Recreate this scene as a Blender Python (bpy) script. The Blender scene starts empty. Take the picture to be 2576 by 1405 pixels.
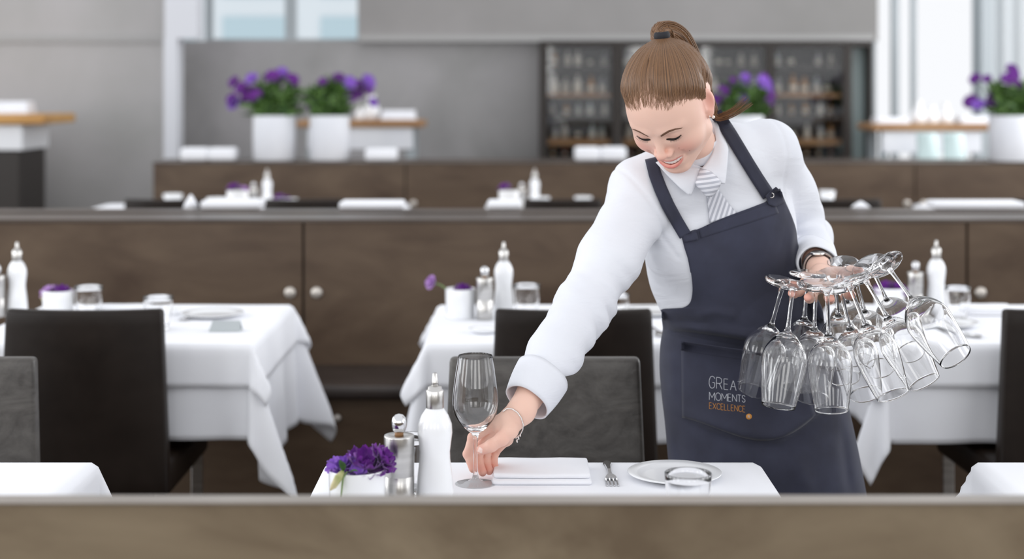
import bpy, bmesh, math, random
import numpy as np
from mathutils import Vector, Matrix, noise as mnoise
from mathutils.bvhtree import BVHTree
PI = math.pi
SC = bpy.context.scene
COL = SC.collection
# ------------------------------------------------------------------ camera, world, light
FPX, YH, CX, CAMH = 3800.0, 225.0, 1288.0, 1.417
cam_d = bpy.data.cameras.new('camera'); cam = bpy.data.objects.new('camera', cam_d); COL.objects.link(cam)
cam.location = (0, 0, CAMH); cam.rotation_euler = (PI/2, 0, 0)
cam_d.sensor_width = 36.0; cam_d.lens = FPX*36/2576; cam_d.shift_y = -(702.5-YH)/2576
cam_d.clip_start = .05; cam_d.clip_end = 200
cam_d.dof.use_dof = True; cam_d.dof.focus_distance = 2.66; cam_d.dof.aperture_fstop = 2.6
SC.camera = cam
SC.view_settings.view_transform = 'Standard'; SC.view_settings.look = 'None'
SC.view_settings.exposure = 0.0; SC.view_settings.gamma = 1.0
SC.view_settings.use_curve_mapping = False
SC.cycles.max_bounces = 40; SC.cycles.transmission_bounces = 40; SC.cycles.diffuse_bounces = 5; SC.cycles.glossy_bounces = 8; SC.cycles.transparent_max_bounces = 64
SC.cycles.caustics_refractive = True; SC.cycles.caustics_reflective = False
w = bpy.data.worlds.new('daylight'); SC.world = w; w.use_nodes = True
bg = w.node_tree.nodes['Background']; bg.inputs[0].default_value = (.955, .97, 1.0, 1); bg.inputs[1].default_value = 1.0

def area(name, loc, target, sx, sy, power, col=(1, 1, 1)):
    ld = bpy.data.lights.new(name, 'AREA'); ld.shape = 'RECTANGLE'; ld.size = sx; ld.size_y = sy
    ld.energy = power; ld.color = col
    o = bpy.data.objects.new(name, ld); COL.objects.link(o); o.location = loc
    o.rotation_euler = (Vector(target)-Vector(loc)).to_track_quat('-Z', 'Y').to_euler()
    return o
# daylight through the tall windows of the dining room (left side, behind the camera, right side); rearmost side lamps added to brighten the background
for i in range(5):
    area('window_fill_light', (-5.6, -1.5+i*2.8, 2.2), (0, -1.5+i*2.8, 1.0), 1.3, 2.5, (54, 54, 56, 44, 10)[i], (.96, .98, 1))
for i in range(3):
    area('window_fill_light', (-3.0+i*3.0, -4.5, 2.3), (-1.6+i*1.6, 3, 1.0), 1.5, 2.4, 44, (1, .99, .97))
for i in range(4):
    area('window_fill_light', (5.8, 0.5+i*3.0, 2.4), (0.5, 2+i*2.8, 1.0), 1.7, 2.8, (32, 44, 80, 100)[i], (.97, .98, 1))

def P(px, py, D): return Vector(((px-CX)*D/FPX, D, CAMH-(py-YH)*D/FPX))
def XD(px, D): return (px-CX)*D/FPX
def ZD(py, D): return CAMH-(py-YH)*D/FPX

# ------------------------------------------------------------------ object helpers
def link(o, parent=None):
    COL.objects.link(o)
    if parent: o.parent = parent
    return o
def tag(o, label=None, cat=None, group=None, kind=None):
    if label: o['label'] = label
    if cat: o['category'] = cat
    if group: o['group'] = group
    if kind: o['kind'] = kind
    return o
def thing(name, label, cat, loc=(0, 0, 0), rz=0, group=None):
    o = bpy.data.objects.new(name, None); COL.objects.link(o); o.empty_display_size = .05
    o.location = loc; o.rotation_euler = (0, 0, rz)
    return tag(o, label, cat, group)
def mk(name, verts, faces, m, parent=None, smooth=False, uvs=None):
    me = bpy.data.meshes.new(name)
    me.from_pydata([tuple(map(float, v)) for v in verts], [], [tuple(map(int, q)) for q in faces]); me.validate()
    if isinstance(m, (list, tuple)):
        for x in m: me.materials.append(x)
    elif m: me.materials.append(m)
    if smooth: me.shade_smooth()
    return link(bpy.data.objects.new(name, me), parent)
def bmk(name, bm, m, parent=None, smooth=False):
    bmesh.ops.recalc_face_normals(bm, faces=bm.faces)
    me = bpy.data.meshes.new(name); bm.to_mesh(me); bm.free()
    if m: me.materials.append(m)
    if smooth: me.shade_smooth()
    return link(bpy.data.objects.new(name, me), parent)
def dup(root, loc=None, rz=None, label=None, group=None, scale=None):
    r = root.copy(); COL.objects.link(r)
    if loc is not None: r.location = loc
    if rz is not None: r.rotation_euler = (0, 0, rz)
    if scale: r.scale = scale
    if label: r['label'] = label
    if group: r['group'] = group
    for ch in list(root.children):
        c = ch.copy(); COL.objects.link(c); c.parent = r
        for g in ch.children:
            d = g.copy(); COL.objects.link(d); d.parent = c
    return r
def add_box(bm, x0, x1, y0, y1, z0, z1, bev=0, seg=2):
    t = bmesh.new(); bmesh.ops.create_cube(t, size=1)
    for v in t.verts: v.co = Vector((x0+(v.co.x+.5)*(x1-x0), y0+(v.co.y+.5)*(y1-y0), z0+(v.co.z+.5)*(z1-z0)))
    if bev: bmesh.ops.bevel(t, geom=t.edges[:], offset=bev, segments=seg, profile=.5, affect='EDGES')
    me = bpy.data.meshes.new('t'); t.to_mesh(me); t.free(); bm.from_mesh(me); bpy.data.meshes.remove(me)
def box(name, x0, x1, y0, y1, z0, z1, m, parent=None, bev=.003, smooth=False):
    bm = bmesh.new(); add_box(bm, x0, x1, y0, y1, z0, z1, bev); return bmk(name, bm, m, parent, smooth)
def struct(name, x0, x1, y0, y1, z0, z1, m, bev=0):
    return tag(box(name, x0, x1, y0, y1, z0, z1, m, None, bev), kind='structure')
def lathe_data(prof, n=40, org=(0, 0, 0), closed_ends=True):
    vs, fs = [], []
    ring = []
    for r, z in prof:
        if r < 1e-6: ring.append([len(vs)]); vs.append((org[0], org[1], org[2]+z))
        else:
            ring.append(list(range(len(vs), len(vs)+n)))
            for k in range(n):
                a = 2*PI*k/n; vs.append((org[0]+r*math.cos(a), org[1]+r*math.sin(a), org[2]+z))
    for a, b in zip(ring[:-1], ring[1:]):
        for k in range(n):
            k2 = (k+1) % n
            if len(a) == 1 and len(b) == 1: continue
            if len(a) == 1: fs.append((a[0], b[k2], b[k]))
            elif len(b) == 1: fs.append((a[k], a[k2], b[0]))
            else: fs.append((a[k], a[k2], b[k2], b[k]))
    return vs, fs
def lathe(name, prof, m, parent=None, n=40, org=(0, 0, 0)):
    v, f = lathe_data(prof, n, org); return mk(name, v, f, m, parent, True)
def tube_data(pts, rad, n=8, cap=True, flat=None):
    pts = [Vector(p) for p in pts]; N = len(pts); vs, fs = [], []
    up = None
    for i, p in enumerate(pts):
        d = (pts[min(i+1, N-1)]-pts[max(i-1, 0)]).normalized()
        if up is None:
            up = Vector((0, 0, 1)) if abs(d.z) < .9 else Vector((1, 0, 0))
        s = d.cross(up).normalized(); up = s.cross(d).normalized()
        r = rad[i] if hasattr(rad, '__len__') else rad
        rx, ry = (r if hasattr(r, '__len__') else (r, r))
        for k in range(n):
            a = 2*PI*k/n; vs.append(p+s*rx*math.cos(a)+up*ry*math.sin(a))
    for i in range(N-1):
        for k in range(n):
            k2 = (k+1) % n; fs.append((i*n+k, i*n+k2, (i+1)*n+k2, (i+1)*n+k))
    if cap: fs.append(tuple(range(n-1, -1, -1))); fs.append(tuple((N-1)*n+k for k in range(n)))
    return vs, fs
class MB:
    def __init__(s): s.v = []; s.f = []
    def add(s, d):
        o = len(s.v); s.v += list(d[0]); s.f += [tuple(i+o for i in q) for q in d[1]]; return s
    def build(s, name, m, parent=None, smooth=True): return mk(name, s.v, s.f, m, parent, smooth)

# ------------------------------------------------------------------ materials
def lin(c):
    return tuple(((x/255)/12.92 if x/255 <= .04045 else ((x/255+.055)/1.055)**2.4) for x in c)
def mat(name, rgb, rough=.5, metal=0, spec=.5, coat=0, sheen=0, trans=0, ior=1.45, sss=0):
    m = bpy.data.materials.new(name); m.use_nodes = True
    b = m.node_tree.nodes['Principled BSDF']
    b.inputs['Base Color'].default_value = (*lin(rgb), 1); b.inputs['Roughness'].default_value = rough
    b.inputs['Metallic'].default_value = metal; b.inputs['Specular IOR Level'].default_value = spec
    b.inputs['Coat Weight'].default_value = coat; b.inputs['Sheen Weight'].default_value = sheen
    b.inputs['Transmission Weight'].default_value = trans; b.inputs['IOR'].default_value = ior
    if sss:
        b.inputs['Subsurface Weight'].default_value = sss; b.inputs['Subsurface Radius'].default_value = (.012, .005, .003)
        b.inputs['Subsurface Scale'].default_value = 1.0
    return m
def nodes(m): nt = m.node_tree; return nt, nt.nodes, nt.links, nt.nodes['Principled BSDF']
def noise_col(m, c1, c2, scale=5, detail=4, stretch=(1, 1, 1), lo=.35, hi=.65, rough=.5, bump=0, bdist=.002, bscale=None, dist=0.0, rrange=None):
    nt, N, K, b = nodes(m)
    tc = N.new('ShaderNodeTexCoord'); mp = N.new('ShaderNodeMapping'); mp.inputs['Scale'].default_value = stretch
    K.new(tc.outputs['Object'], mp.inputs[0])
    nz = N.new('ShaderNodeTexNoise'); nz.inputs['Scale'].default_value = scale; nz.inputs['Detail'].default_value = detail
    nz.inputs['Roughness'].default_value = rough; nz.inputs['Distortion'].default_value = dist
    K.new(mp.outputs[0], nz.inputs['Vector'])
    cr = N.new('ShaderNodeValToRGB'); e = cr.color_ramp.elements
    e[0].position = lo; e[1].position = hi; e[0].color = (*lin(c1), 1); e[1].color = (*lin(c2), 1)
    K.new(nz.outputs[0], cr.inputs[0]); K.new(cr.outputs[0], b.inputs['Base Color'])
    if rrange:
        mr = N.new('ShaderNodeMapRange'); mr.inputs[3].default_value = rrange[0]; mr.inputs[4].default_value = rrange[1]
        K.new(nz.outputs[0], mr.inputs[0]); K.new(mr.outputs[0], b.inputs['Roughness'])
    if bump:
        n2 = N.new('ShaderNodeTexNoise'); n2.inputs['Scale'].default_value = bscale or scale*6; n2.inputs['Detail'].default_value = 4
        K.new(mp.outputs[0], n2.inputs['Vector'])
        bp = N.new('ShaderNodeBump'); bp.inputs['Strength'].default_value = bump; bp.inputs['Distance'].default_value = bdist
        K.new(n2.outputs[0], bp.inputs['Height']); K.new(bp.outputs[0], b.inputs['Normal'])
    return m
M = {}
M['wood'] = noise_col(mat('dark_oak_veneer', (80, 66, 56), .38, spec=.35), (74, 58, 46), (103, 86, 70), 2.6, 6, (.8, 1, 2.2), .3, .7, .62, .12, .001, 60, .6, (.32, .5))
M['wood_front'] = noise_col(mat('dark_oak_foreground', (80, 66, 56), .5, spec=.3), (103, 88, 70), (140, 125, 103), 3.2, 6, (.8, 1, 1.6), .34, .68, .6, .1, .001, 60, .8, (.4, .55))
M['ledge'] = noise_col(mat('dark_oak_ledge', (80, 70, 62), .34, spec=.45), (70, 60, 54), (90, 79, 71), 3, 4, (1, 1, 1), .3, .7)
M['ledge_front'] = noise_col(mat('pale_highlight_ledge', (160, 152, 145), .35, spec=.6), (138, 130, 122), (158, 150, 142), 3, 4)  # highlight along the front ledge painted in as a pale colour
M['dark_seat'] = noise_col(mat('bench_leather', (52, 44, 40), .38, spec=.5), (44, 36, 33), (60, 52, 48), 5, 4, (1, 1, 1), .3, .7, .5, .2, .002, 12)
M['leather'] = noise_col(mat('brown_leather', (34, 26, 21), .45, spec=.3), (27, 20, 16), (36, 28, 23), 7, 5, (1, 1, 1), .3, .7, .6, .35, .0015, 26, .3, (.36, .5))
M['leather_lit'] = noise_col(mat('creased_leather_lit', (58, 54, 51), .38, spec=.6), (54, 50, 47), (94, 90, 86), 9, 7, (1, 1, 1.2), .3, .7, .65, .8, .004, 14, 1.6, (.3, .5))  # lit leather of the facing chairs painted in as paler grey
M['cloth'] = noise_col(mat('white_table_linen', (238, 240, 246), .85, spec=.2, sheen=.15), (240, 241, 246), (247, 248, 252), 4, 2, (1, 1, 1), .3, .7, .5, .15, .0008, 350)
M['porcelain'] = mat('white_porcelain', (246, 247, 249), .18, spec=.5, coat=.3)
M['planter'] = noise_col(mat('white_planter', (232, 233, 238), .5), (226, 228, 234), (238, 239, 243), 3, 2)
M['steel'] = noise_col(mat('brushed_steel', (205, 203, 200), .28, 1), (192, 190, 187), (214, 212, 209), 6, 3, (1, 1, 12))
M['chrome'] = mat('polished_steel', (222, 222, 224), .12, 1)
M['knob'] = mat('satin_knob', (215, 208, 200), .35, .6)
M['concrete'] = noise_col(mat('fair_faced_concrete', (180, 179, 179), .7), (173, 172, 170), (192, 189, 190), .9, 5, (1, 1, 1), .3, .72, .55, .1, .002, 20, .4)
M['concrete_band'] = noise_col(mat('concrete_band', (146, 144, 143), .7), (142, 140, 138), (156, 153, 152), .9, 5)
M['concrete_low'] = noise_col(mat('polished_concrete', (130, 128, 128), .35, spec=.7), (144, 143, 142), (178, 175, 177), 1.1, 5, (1, 1, .8), .32, .7, .55, 0, .002, 20, .5, (.2, .45))
M['trim'] = mat('pale_trim', (172, 171, 170), .5)
M['column'] = mat('white_column', (222, 224, 230), .6)
M['frame_dark'] = mat('dark_window_frame', (44, 38, 34), .45)
M['frame_grey'] = mat('grey_window_frame', (176, 184, 188), .4)
M['curtain'] = noise_col(mat('pale_curtain', (200, 205, 208), .8), (190, 195, 198), (218, 222, 224), 4, 2, (2.2, .2, .01), .3, .7)
M['oak'] = noise_col(mat('light_oak', (168, 128, 88), .4), (150, 108, 70), (180, 140, 98), 3, 4, (.6, 1, 4), .3, .7)
M['orange_oak'] = noise_col(mat('honey_oak', (200, 150, 84), .4), (186, 136, 72), (212, 162, 94), 3, 4, (.6, 1, 4), .3, .7)
M['floor'] = noise_col(mat('dark_floor_boards', (44, 35, 29), .35), (36, 27, 22), (54, 42, 34), 2, 5, (6, .6, 1), .3, .7)
M['white'] = mat('white_lacquer', (236, 237, 240), .4)
M['glass'] = mat('clear_glass', (255, 255, 255), 0.0, trans=1, ior=1.43)
M['pane'] = mat('cabinet_pane', (255, 255, 255), 0.03, trans=1, ior=1.55)
M['leaf'] = noise_col(mat('leaf_green', (70, 104, 48), .5), (44, 78, 34), (98, 132, 62), 30, 3)
M['stem'] = mat('stem_green', (120, 142, 92), .5)
M['bud'] = noise_col(mat('flower_bud', (196, 192, 138), .5), (150, 160, 96), (214, 200, 158), 40, 2)
def petal_mat(name, c1, c2):
    m = noise_col(mat(name, c1, .6, sheen=.3), c1, c2, 45, 4, (1, 1, 1), .35, .68, .6, .3, .001, 120)
    return m
M['petal_deep'] = petal_mat('deep_purple_petal', (88, 14, 124), (136, 42, 168))
M['petal_lilac'] = petal_mat('lilac_petal', (122, 66, 184), (166, 118, 216))
M['petal_pink'] = petal_mat('pale_lilac_petal', (176, 124, 200), (206, 170, 222))
M['card'] = mat('grey_card', (178, 184, 186), .6)
# ------------------------------------------------------------------ setting
struct('floor', -7, 7, -5, 14.5, -.1, 0, M['floor'])
DL = 11.6
xl = XD(436, DL)
struct('wall_left', -7, xl, DL, DL+.25, 0, 4.2, M['concrete'])
struct('trim_1', -7, xl, DL-.02, DL, ZD(106, DL), ZD(89, DL), M['trim'])
struct('wall_column', xl-.005, XD(457, 11.45), 11.3, 11.5, 0, ZD(98, 11.4), M['column'])
struct('wall_column_upper', xl, XD(508, 11.45), 11.3, 11.5, ZD(98, 11.4), 4.2, M['column'])
DB = 12.6
struct('wall_back_lower', XD(440, DB), XD(1372, DB), DB, DB+.2, 0, ZD(102, DB), M['concrete_low'])
struct('wall_back_upper', XD(903, DB), XD(2200, DB), DB-.12, DB+.2, ZD(104, DB), 4.2, M['concrete_band'])
struct('trim_2', XD(903, DB-.12), XD(2196, DB-.12), DB-.16, DB-.12, ZD(106, DB), ZD(90, DB), M['trim'])
struct('wall_back_behind_cabinet', XD(1355, 12.9), XD(2200, 12.9), 12.85, 13, 0, 4.2, M['concrete_low'])
def window(name, x0, x1, z0, z1, y, frames, m, fw=.05):
    bm = bmesh.new()
    add_box(bm, x0-fw, x0, y, y+.08, z0, z1); add_box(bm, x1, x1+fw, y, y+.08, z0, z1)
    add_box(bm, x0-fw, x1+fw, y, y+.08, z0-fw, z0); add_box(bm, x0-fw, x1+fw, y, y+.08, z1, z1+fw)
    for a, b in frames: add_box(bm, a, b, y, y+.08, z0, z1)
    return tag(bmk(name, bm, m), kind='structure')
window('window_1', XD(528, DB), XD(900, DB), ZD(96, DB), 4.2, DB+.1, [(XD(712, DB), XD(740, DB))], M['frame_grey'], .06)
window('window_2', XD(2204, DB), XD(2452, DB), ZD(430, DB), 4.2, DB, [(XD(2246, DB), XD(2262, DB)), (XD(2296, DB), XD(2306, DB))], M['frame_grey'], .04)
struct('wall_right_pier', XD(2456, DB), XD(2484, DB), DB-.15, DB+.1, 0, 4.2, M['frame_grey'])
vs, fs = [], []
for i in range(61):
    x = XD(2484, DB)+i*.02; y = DB-.1+.035*math.sin(i*.9)
    vs += [(x, y, 0), (x, y, 4.2)]
    if i: fs.append((2*i-2, 2*i, 2*i+1, 2*i-1))
tag(mk('curtain', vs, fs, M['curtain'], None, True), 'pale grey floor-length curtain hanging at the right window', 'curtain')
# building outside, seen through the high window
b = thing('office_building', 'pale glass office building outside the high window', 'building', (-3.5, 34, 0))
M['facade'] = mat('pale_facade', (226, 234, 238), .5); M['facade_glass'] = mat('blue_facade_glass', (190, 212, 220), .2)
box('facade', -6, 6, 0, 3, 0, 9, M['facade'], b, 0)
for i in range(5):
    for j in range(4): box('facade_window', -5.2+i*2.2, -3.6+i*2.2, -.05, 0, 1.2+j*1.15, 1.9+j*1.15, M['facade_glass'], b, 0)

# ------------------------------------------------------------------ banquettes (partition + seats on both sides)
def knob(x, y, z, parent, r=.02):
    v, f = lathe_data([(0, -.012), (r*.8, -.012), (r, -.008), (r, 0), (0, 0)], 24)
    mb = MB(); mb.add(([Vector((p[0]+x, p[2]+y, p[1]+z)) for p in v], [q[::-1] for q in f])); return mb.build('knob', M['knob'], parent)
def bench(label, x0, x1, yf, yb, ztop, joints, knobs, seat_near=True, woodm='wood', seat_far=True, endm=None):
    t = thing('banquette', label, 'bench', ((x0+x1)/2, yf, 0))
    ox = (x0+x1)/2
    xs = [x0]+joints+[x1]
    for a, b_ in zip(xs[:-1], xs[1:]):
        box('back_panel', a-ox+.004, b_-ox-.004, 0, min(.03, yb-yf-.002), .05, ztop-(.012 if yb-yf > .1 else .004), M[woodm], t, .002)
    ym = (yb-yf)*.55 if yb-yf > .1 else yb-yf+.006
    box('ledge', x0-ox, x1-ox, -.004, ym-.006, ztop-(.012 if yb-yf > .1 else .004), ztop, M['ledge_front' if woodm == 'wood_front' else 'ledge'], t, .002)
    if yb-yf > .1:
        box('ledge', x0-ox, x1-ox, ym+.05, yb-yf, ztop-.012, ztop+.004, M['ledge'], t, .002)
        box('core', x0-ox, x1-ox, .03, yb-yf-.03, .05, ztop-.02, M['frame_dark'], t, 0)
        box('back_panel', x0-ox, x1-ox, yb-yf-.03, yb-yf, .05, ztop-.012, M[woodm], t, .002)
    if seat_near:
        box('seat_cushion', x0-ox, x1-ox, -.40, -.002, .405, .45, M['dark_seat'], t, .015)
        box('seat_base', x0-ox, x1-ox, -.36, -.01, .0, .40, M[woodm], t, .002)
    if seat_far:
        box('seat_cushion', x0-ox, x1-ox, yb-yf+.002, yb-yf+(.40 if yb-yf > .1 else .26), .405, .45, M['dark_seat'], t, .015)
        box('seat_base', x0-ox, x1-ox, yb-yf+.002, yb-yf+.25, .0, .40, M[woodm], t, .002)
    for kx, kz in knobs: knob(kx-ox, 0, kz, t)
    return t
bench('foreground oak banquette back with a highlight-pale ledge along the bottom of the view', -2.2, 2.2, 1.681, 1.706, .960, [], [], False, 'wood_front')
D2 = 5.325
j = XD(763, D2); j2 = XD(2433, D2)
t = bench('long dark oak banquette with leather seat behind the middle row of tables', j-2.36, j2+2.3, D2, 5.75, .960, [j, j2],
      [(XD(p, D2), ZD(735, D2)) for p in (730, 797, 2399, 2466)])
knob(XD(849, 4.965)-t.location.x, -.36, ZD(1050, 4.965), t, .012)
D3 = 9.49
bench('rear dark oak banquette carrying tall white planters', XD(384, D3), 4.2, D3, 9.92, .960, [XD(1020, D3), XD(2302, D3)],
      [(XD(p, D3), ZD(511, D3)) for p in (998, 1040, 2281, 2323)])

# ------------------------------------------------------------------ cloths, tables
def cloth(name, x0, x1, y0, y1, z, oL, oR, oF, oB, m, label, cat, seed=0, base=.05, flare=.42, rip=.035, st=.016, group=None, thick=.0015):
    us = list(np.arange(x0-oL, x1+oR+1e-6, (x1+oR-x0+oL)/round((x1+oR-x0+oL)/st)))
    vsn = list(np.arange(y0-oF, y1+oB+1e-6, (y1+oB-y0+oF)/round((y1+oB-y0+oF)/st)))
    rnd = random.Random(seed); ph = [rnd.uniform(0, 6.28) for _ in range(8)]
    V = []; rho = .010
    for v in vsn:
        for u in us:
            cu = min(max(u, x0), x1); cv = min(max(v, y0), y1); du, dv = u-cu, v-cv
            r = math.hypot(du, dv)
            if r < 1e-9:
                V.append((cu, cv, z+.0012*mnoise.noise(Vector((u*5, v*5, seed))))); continue
            th = math.atan2(abs(dv), abs(du)); diag = math.sin(2*th)
            sx = 1 if du >= 0 else -1; sy = 1 if dv >= 0 else -1
            k = max(oL, oR, oF, oB)
            if th < .02 or th > PI/2-.02 or diag < .05:
                s = v if th < PI/4 else u
                L0, L1 = (y0, y1) if th < PI/4 else (x0, x1)
                win = max(0, min(1, (s-L0)/(L1-L0)))
                w_ = math.sin(PI*win)**.5 if 0 < win < 1 else 0
                al = base+rip*w_*(math.sin(s*17+ph[0])+.6*math.sin(s*31+ph[1]))*min(1, r/k*1.6)
            else:
                al = base+flare*diag**1.5*(1-.35*min(1, r/(k*1.4)))+.10*math.sin(th*8+ph[2])*diag*min(1, r/k)
            t2 = th+.35*math.sin(4*th)*(-.5)*min(1, r/k) # gather towards the diagonal
            dirx, diry = math.cos(t2)*sx if abs(du) > 1e-9 else 0, math.sin(t2)*sy if abs(dv) > 1e-9 else 0
            n_ = math.hypot(dirx, diry) or 1; dirx /= n_; diry /= n_
            q = rho*(PI/2-al)
            if r < q:
                a = r/rho; h = rho*math.sin(a); dz = rho*(1-math.cos(a))
            else:
                a = PI/2-al; h = rho*math.sin(a)+(r-q)*math.sin(al); dz = rho*(1-math.cos(a))+(r-q)*math.cos(al)
            V.append((cu+dirx*h, cv+diry*h, z-dz))
    nu = len(us); F = [(j*nu+i, j*nu+i+1, (j+1)*nu+i+1, (j+1)*nu+i) for j in range(len(vsn)-1) for i in range(nu-1)]
    cx, cy = (x0+x1)/2, (y0+y1)/2
    o = mk(name, [(a-cx, b_-cy, c-z) for a, b_, c in V], F, m, None, True); o.location = (cx, cy, z)
    s = o.modifiers.new('s', 'SOLIDIFY'); s.thickness = thick; s.offset = 0
    return tag(o, label, cat, group)
def table(label, x0, x1, y0, y1, z=.744, group=None):
    t = thing('restaurant_table', label, 'table', ((x0+x1)/2, (y0+y1)/2, 0), 0, group)
    w_, d = (x1-x0)/2, (y1-y0)/2
    box('tabletop', -w_+.003, w_-.003, -d+.003, d-.003, z-.03, z-.003, M['oak'], t, .004)
    box('pedestal_column', -.035, .035, -.035, .035, .02, z-.03, M['frame_dark'], t, .004)
    box('pedestal_base', -.22, .22, -.2, .2, 0, .02, M['frame_dark'], t, .004)
    return t
RT = 'square tables under white linen'
# front row
F1 = (-.324, .435, 1.99, 2.70)
for (a, b_, w1, sd) in ((F1[0], F1[1], 'nearest table where the waitress sets a wine glass', 1), (-1.52, -.750, 'nearest table at the lower left corner', 2), (.832, 1.6, 'nearest table at the lower right corner', 3)):
    table('square pedestal table hidden under linen, '+w1, a, b_, F1[2], F1[3])
    cloth('tablecloth', a, b_, F1[2], F1[3], .75, .30, .30, .02, .26, M['cloth'], 'white linen cloth on the '+w1, 'tablecloth', sd)
# middle row
R2 = []
for i, (a, b_, w1) in enumerate(((-1.44, -.690, 'left table of the middle row'), (-.218, .56, 'centre table of the middle row, behind the wine glass'), (.985, 1.76, 'right table of the middle row, behind the held glasses'))):
    R2.append((a, b_))
    table('square pedestal table hidden under linen, '+w1, a, b_, 3.96, 4.67)
    oL, oR, oF, oB = ((.3, .36, .25, .30), (.30, .34, .26, .30), (.26, .3, .26, .3))[i]
    cloth('tablecloth', a, b_, 3.96, 4.67, .748, oL, oR, oF, oB, M['cloth'], 'long white linen undercloth on the '+w1, 'tablecloth', 10+i, .05, .36)
    cloth('table_topper', a-.004, b_+.004, 3.956, 4.674, .7515, .125, .125, .118, .11, M['cloth'], 'short white linen overlay on the '+w1, 'tablecloth', 20+i, .10, .55, .01)
# rear row tables
R3 = []
for i, (pa, pb, w1) in enumerate(((240, 425, 'far left table of the rear row'), (520, 1018, 'rear row table left of centre'), (1225, 1490, 'rear row table beside the waitress shoulder'), (1840, 2178, 'rear row table right of the waitress'), (2335, 2800, 'far right table of the rear row'))):
    a, b_ = XD(pa, 8.5), XD(pb, 8.5); R3.append((a, b_))
    table('pedestal table hidden under linen, '+w1, a, b_, 8.0, 8.78)
    cloth('tablecloth', a, b_, 8.0, 8.78, .752, .25, .25, .25, .25, M['cloth'], 'white linen cloth on the '+w1, 'tablecloth', 30+i, .05, .4, .03, .03)

# ------------------------------------------------------------------ chairs
def slab_panel(name, w0, w1, z0, z1, th, curve, lean, m, parent, ny=0, crown=.0):
    """curved, tapered upholstered panel; y=0 at the bottom, leans to +y"""
    bm = bmesh.new(); nx, nz = 14, 12; V = {}
    for s in (0, 1):
        for jz in range(nz+1):
            tz = jz/nz; w_ = w0+(w1-w0)*tz
            for ix in range(nx+1):
                tx = ix/nx*2-1
                z = z0+(z1-z0)*tz
                y = lean*tz+curve*tx*tx*tz+(th if s else 0)*(1-.35*tz)
                V[s, jz, ix] = bm.verts.new((w_*tx, y, z))
    for jz in range(nz):
        for ix in range(nx):
            a = [V[0, jz, ix], V[0, jz, ix+1], V[0, jz+1, ix+1], V[0, jz+1, ix]]; bm.faces.new(a)
            a = [V[1, jz, ix], V[1, jz+1, ix], V[1, jz+1, ix+1], V[1, jz, ix+1]]; bm.faces.new(a)
    for jz in range(nz):
        bm.faces.new([V[0, jz, 0], V[0, jz+1, 0], V[1, jz+1, 0], V[1, jz, 0]]); bm.faces.new([V[0, jz, nx], V[1, jz, nx], V[1, jz+1, nx], V[0, jz+1, nx]])
    for ix in range(nx):
        bm.faces.new([V[0, 0, ix], V[1, 0, ix], V[1, 0, ix+1], V[0, 0, ix+1]]); bm.faces.new([V[0, nz, ix], V[0, nz, ix+1], V[1, nz, ix+1], V[1, nz, ix]])
    bmesh.ops.recalc_face_normals(bm, faces=bm.faces)
    es = [e for e in bm.edges if e.calc_face_angle(0) > 1.0]
    bmesh.ops.bevel(bm, geom=es, offset=.010, segments=3, profile=.5, affect='EDGES')
    return bmk(name, bm, m, parent, True)
def make_chair(label, loc, rz, lm='leather', curve=.03, top=.86):
    t = thing('dining_chair', label, 'chair', loc, rz)
    bk = slab_panel('backrest', .215, .197, .40, top, .055, -curve, .04, M[lm], t)
    bk.location = (0, .20, 0)
    bm = bmesh.new(); add_box(bm, -.215, .215, -.26, .22, .39, .475, .018, 3); bmk('seat', bm, M[lm], t, True)
    for sx in (-1, 1):
        for sy, yy in ((0, -.22), (1, .21)):
            box('leg', sx*.19-.016, sx*.19+.016, yy-.006, yy+.006, 0, .40, M['steel'], t, .002)
    return t
# backs towards the camera: backrest at low Y -> rotate by pi
YB = 3.80
c0 = make_chair('brown leather chair, back to us, at the left table of the middle row', (-1.077, YB+.235, 0), PI, curve=.035, top=.865)
dup(c0, (.155, YB+.235, 0), PI, 'brown leather chair with its back to us at the centre table, behind the sleeve')
dup(c0, (1.425, YB+.235, 0), PI+.04, 'brown leather chair cut off by the right edge, back to us')
c1 = make_chair('grey-lit creased leather chair facing us at the nearest table', (.068, 2.88, 0), 0, 'leather_lit', .0, .862)
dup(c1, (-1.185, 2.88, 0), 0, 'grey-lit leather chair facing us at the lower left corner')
for px, w1 in ((410, 'far left in the rear row, left of the little white shaker'), (762, 'in the rear row beneath the far oil bottle'), (1416, 'in the rear row left of the waitress arm'), (2120, 'in the rear row right of the waitress arm'), (2650, 'in the rear row at the right edge')):
    d = dup(c0, (XD(px, 7.6), 7.85, 0), PI, 'dark leather chair top '+w1); d.scale = (1, 1, 1.0)
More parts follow.
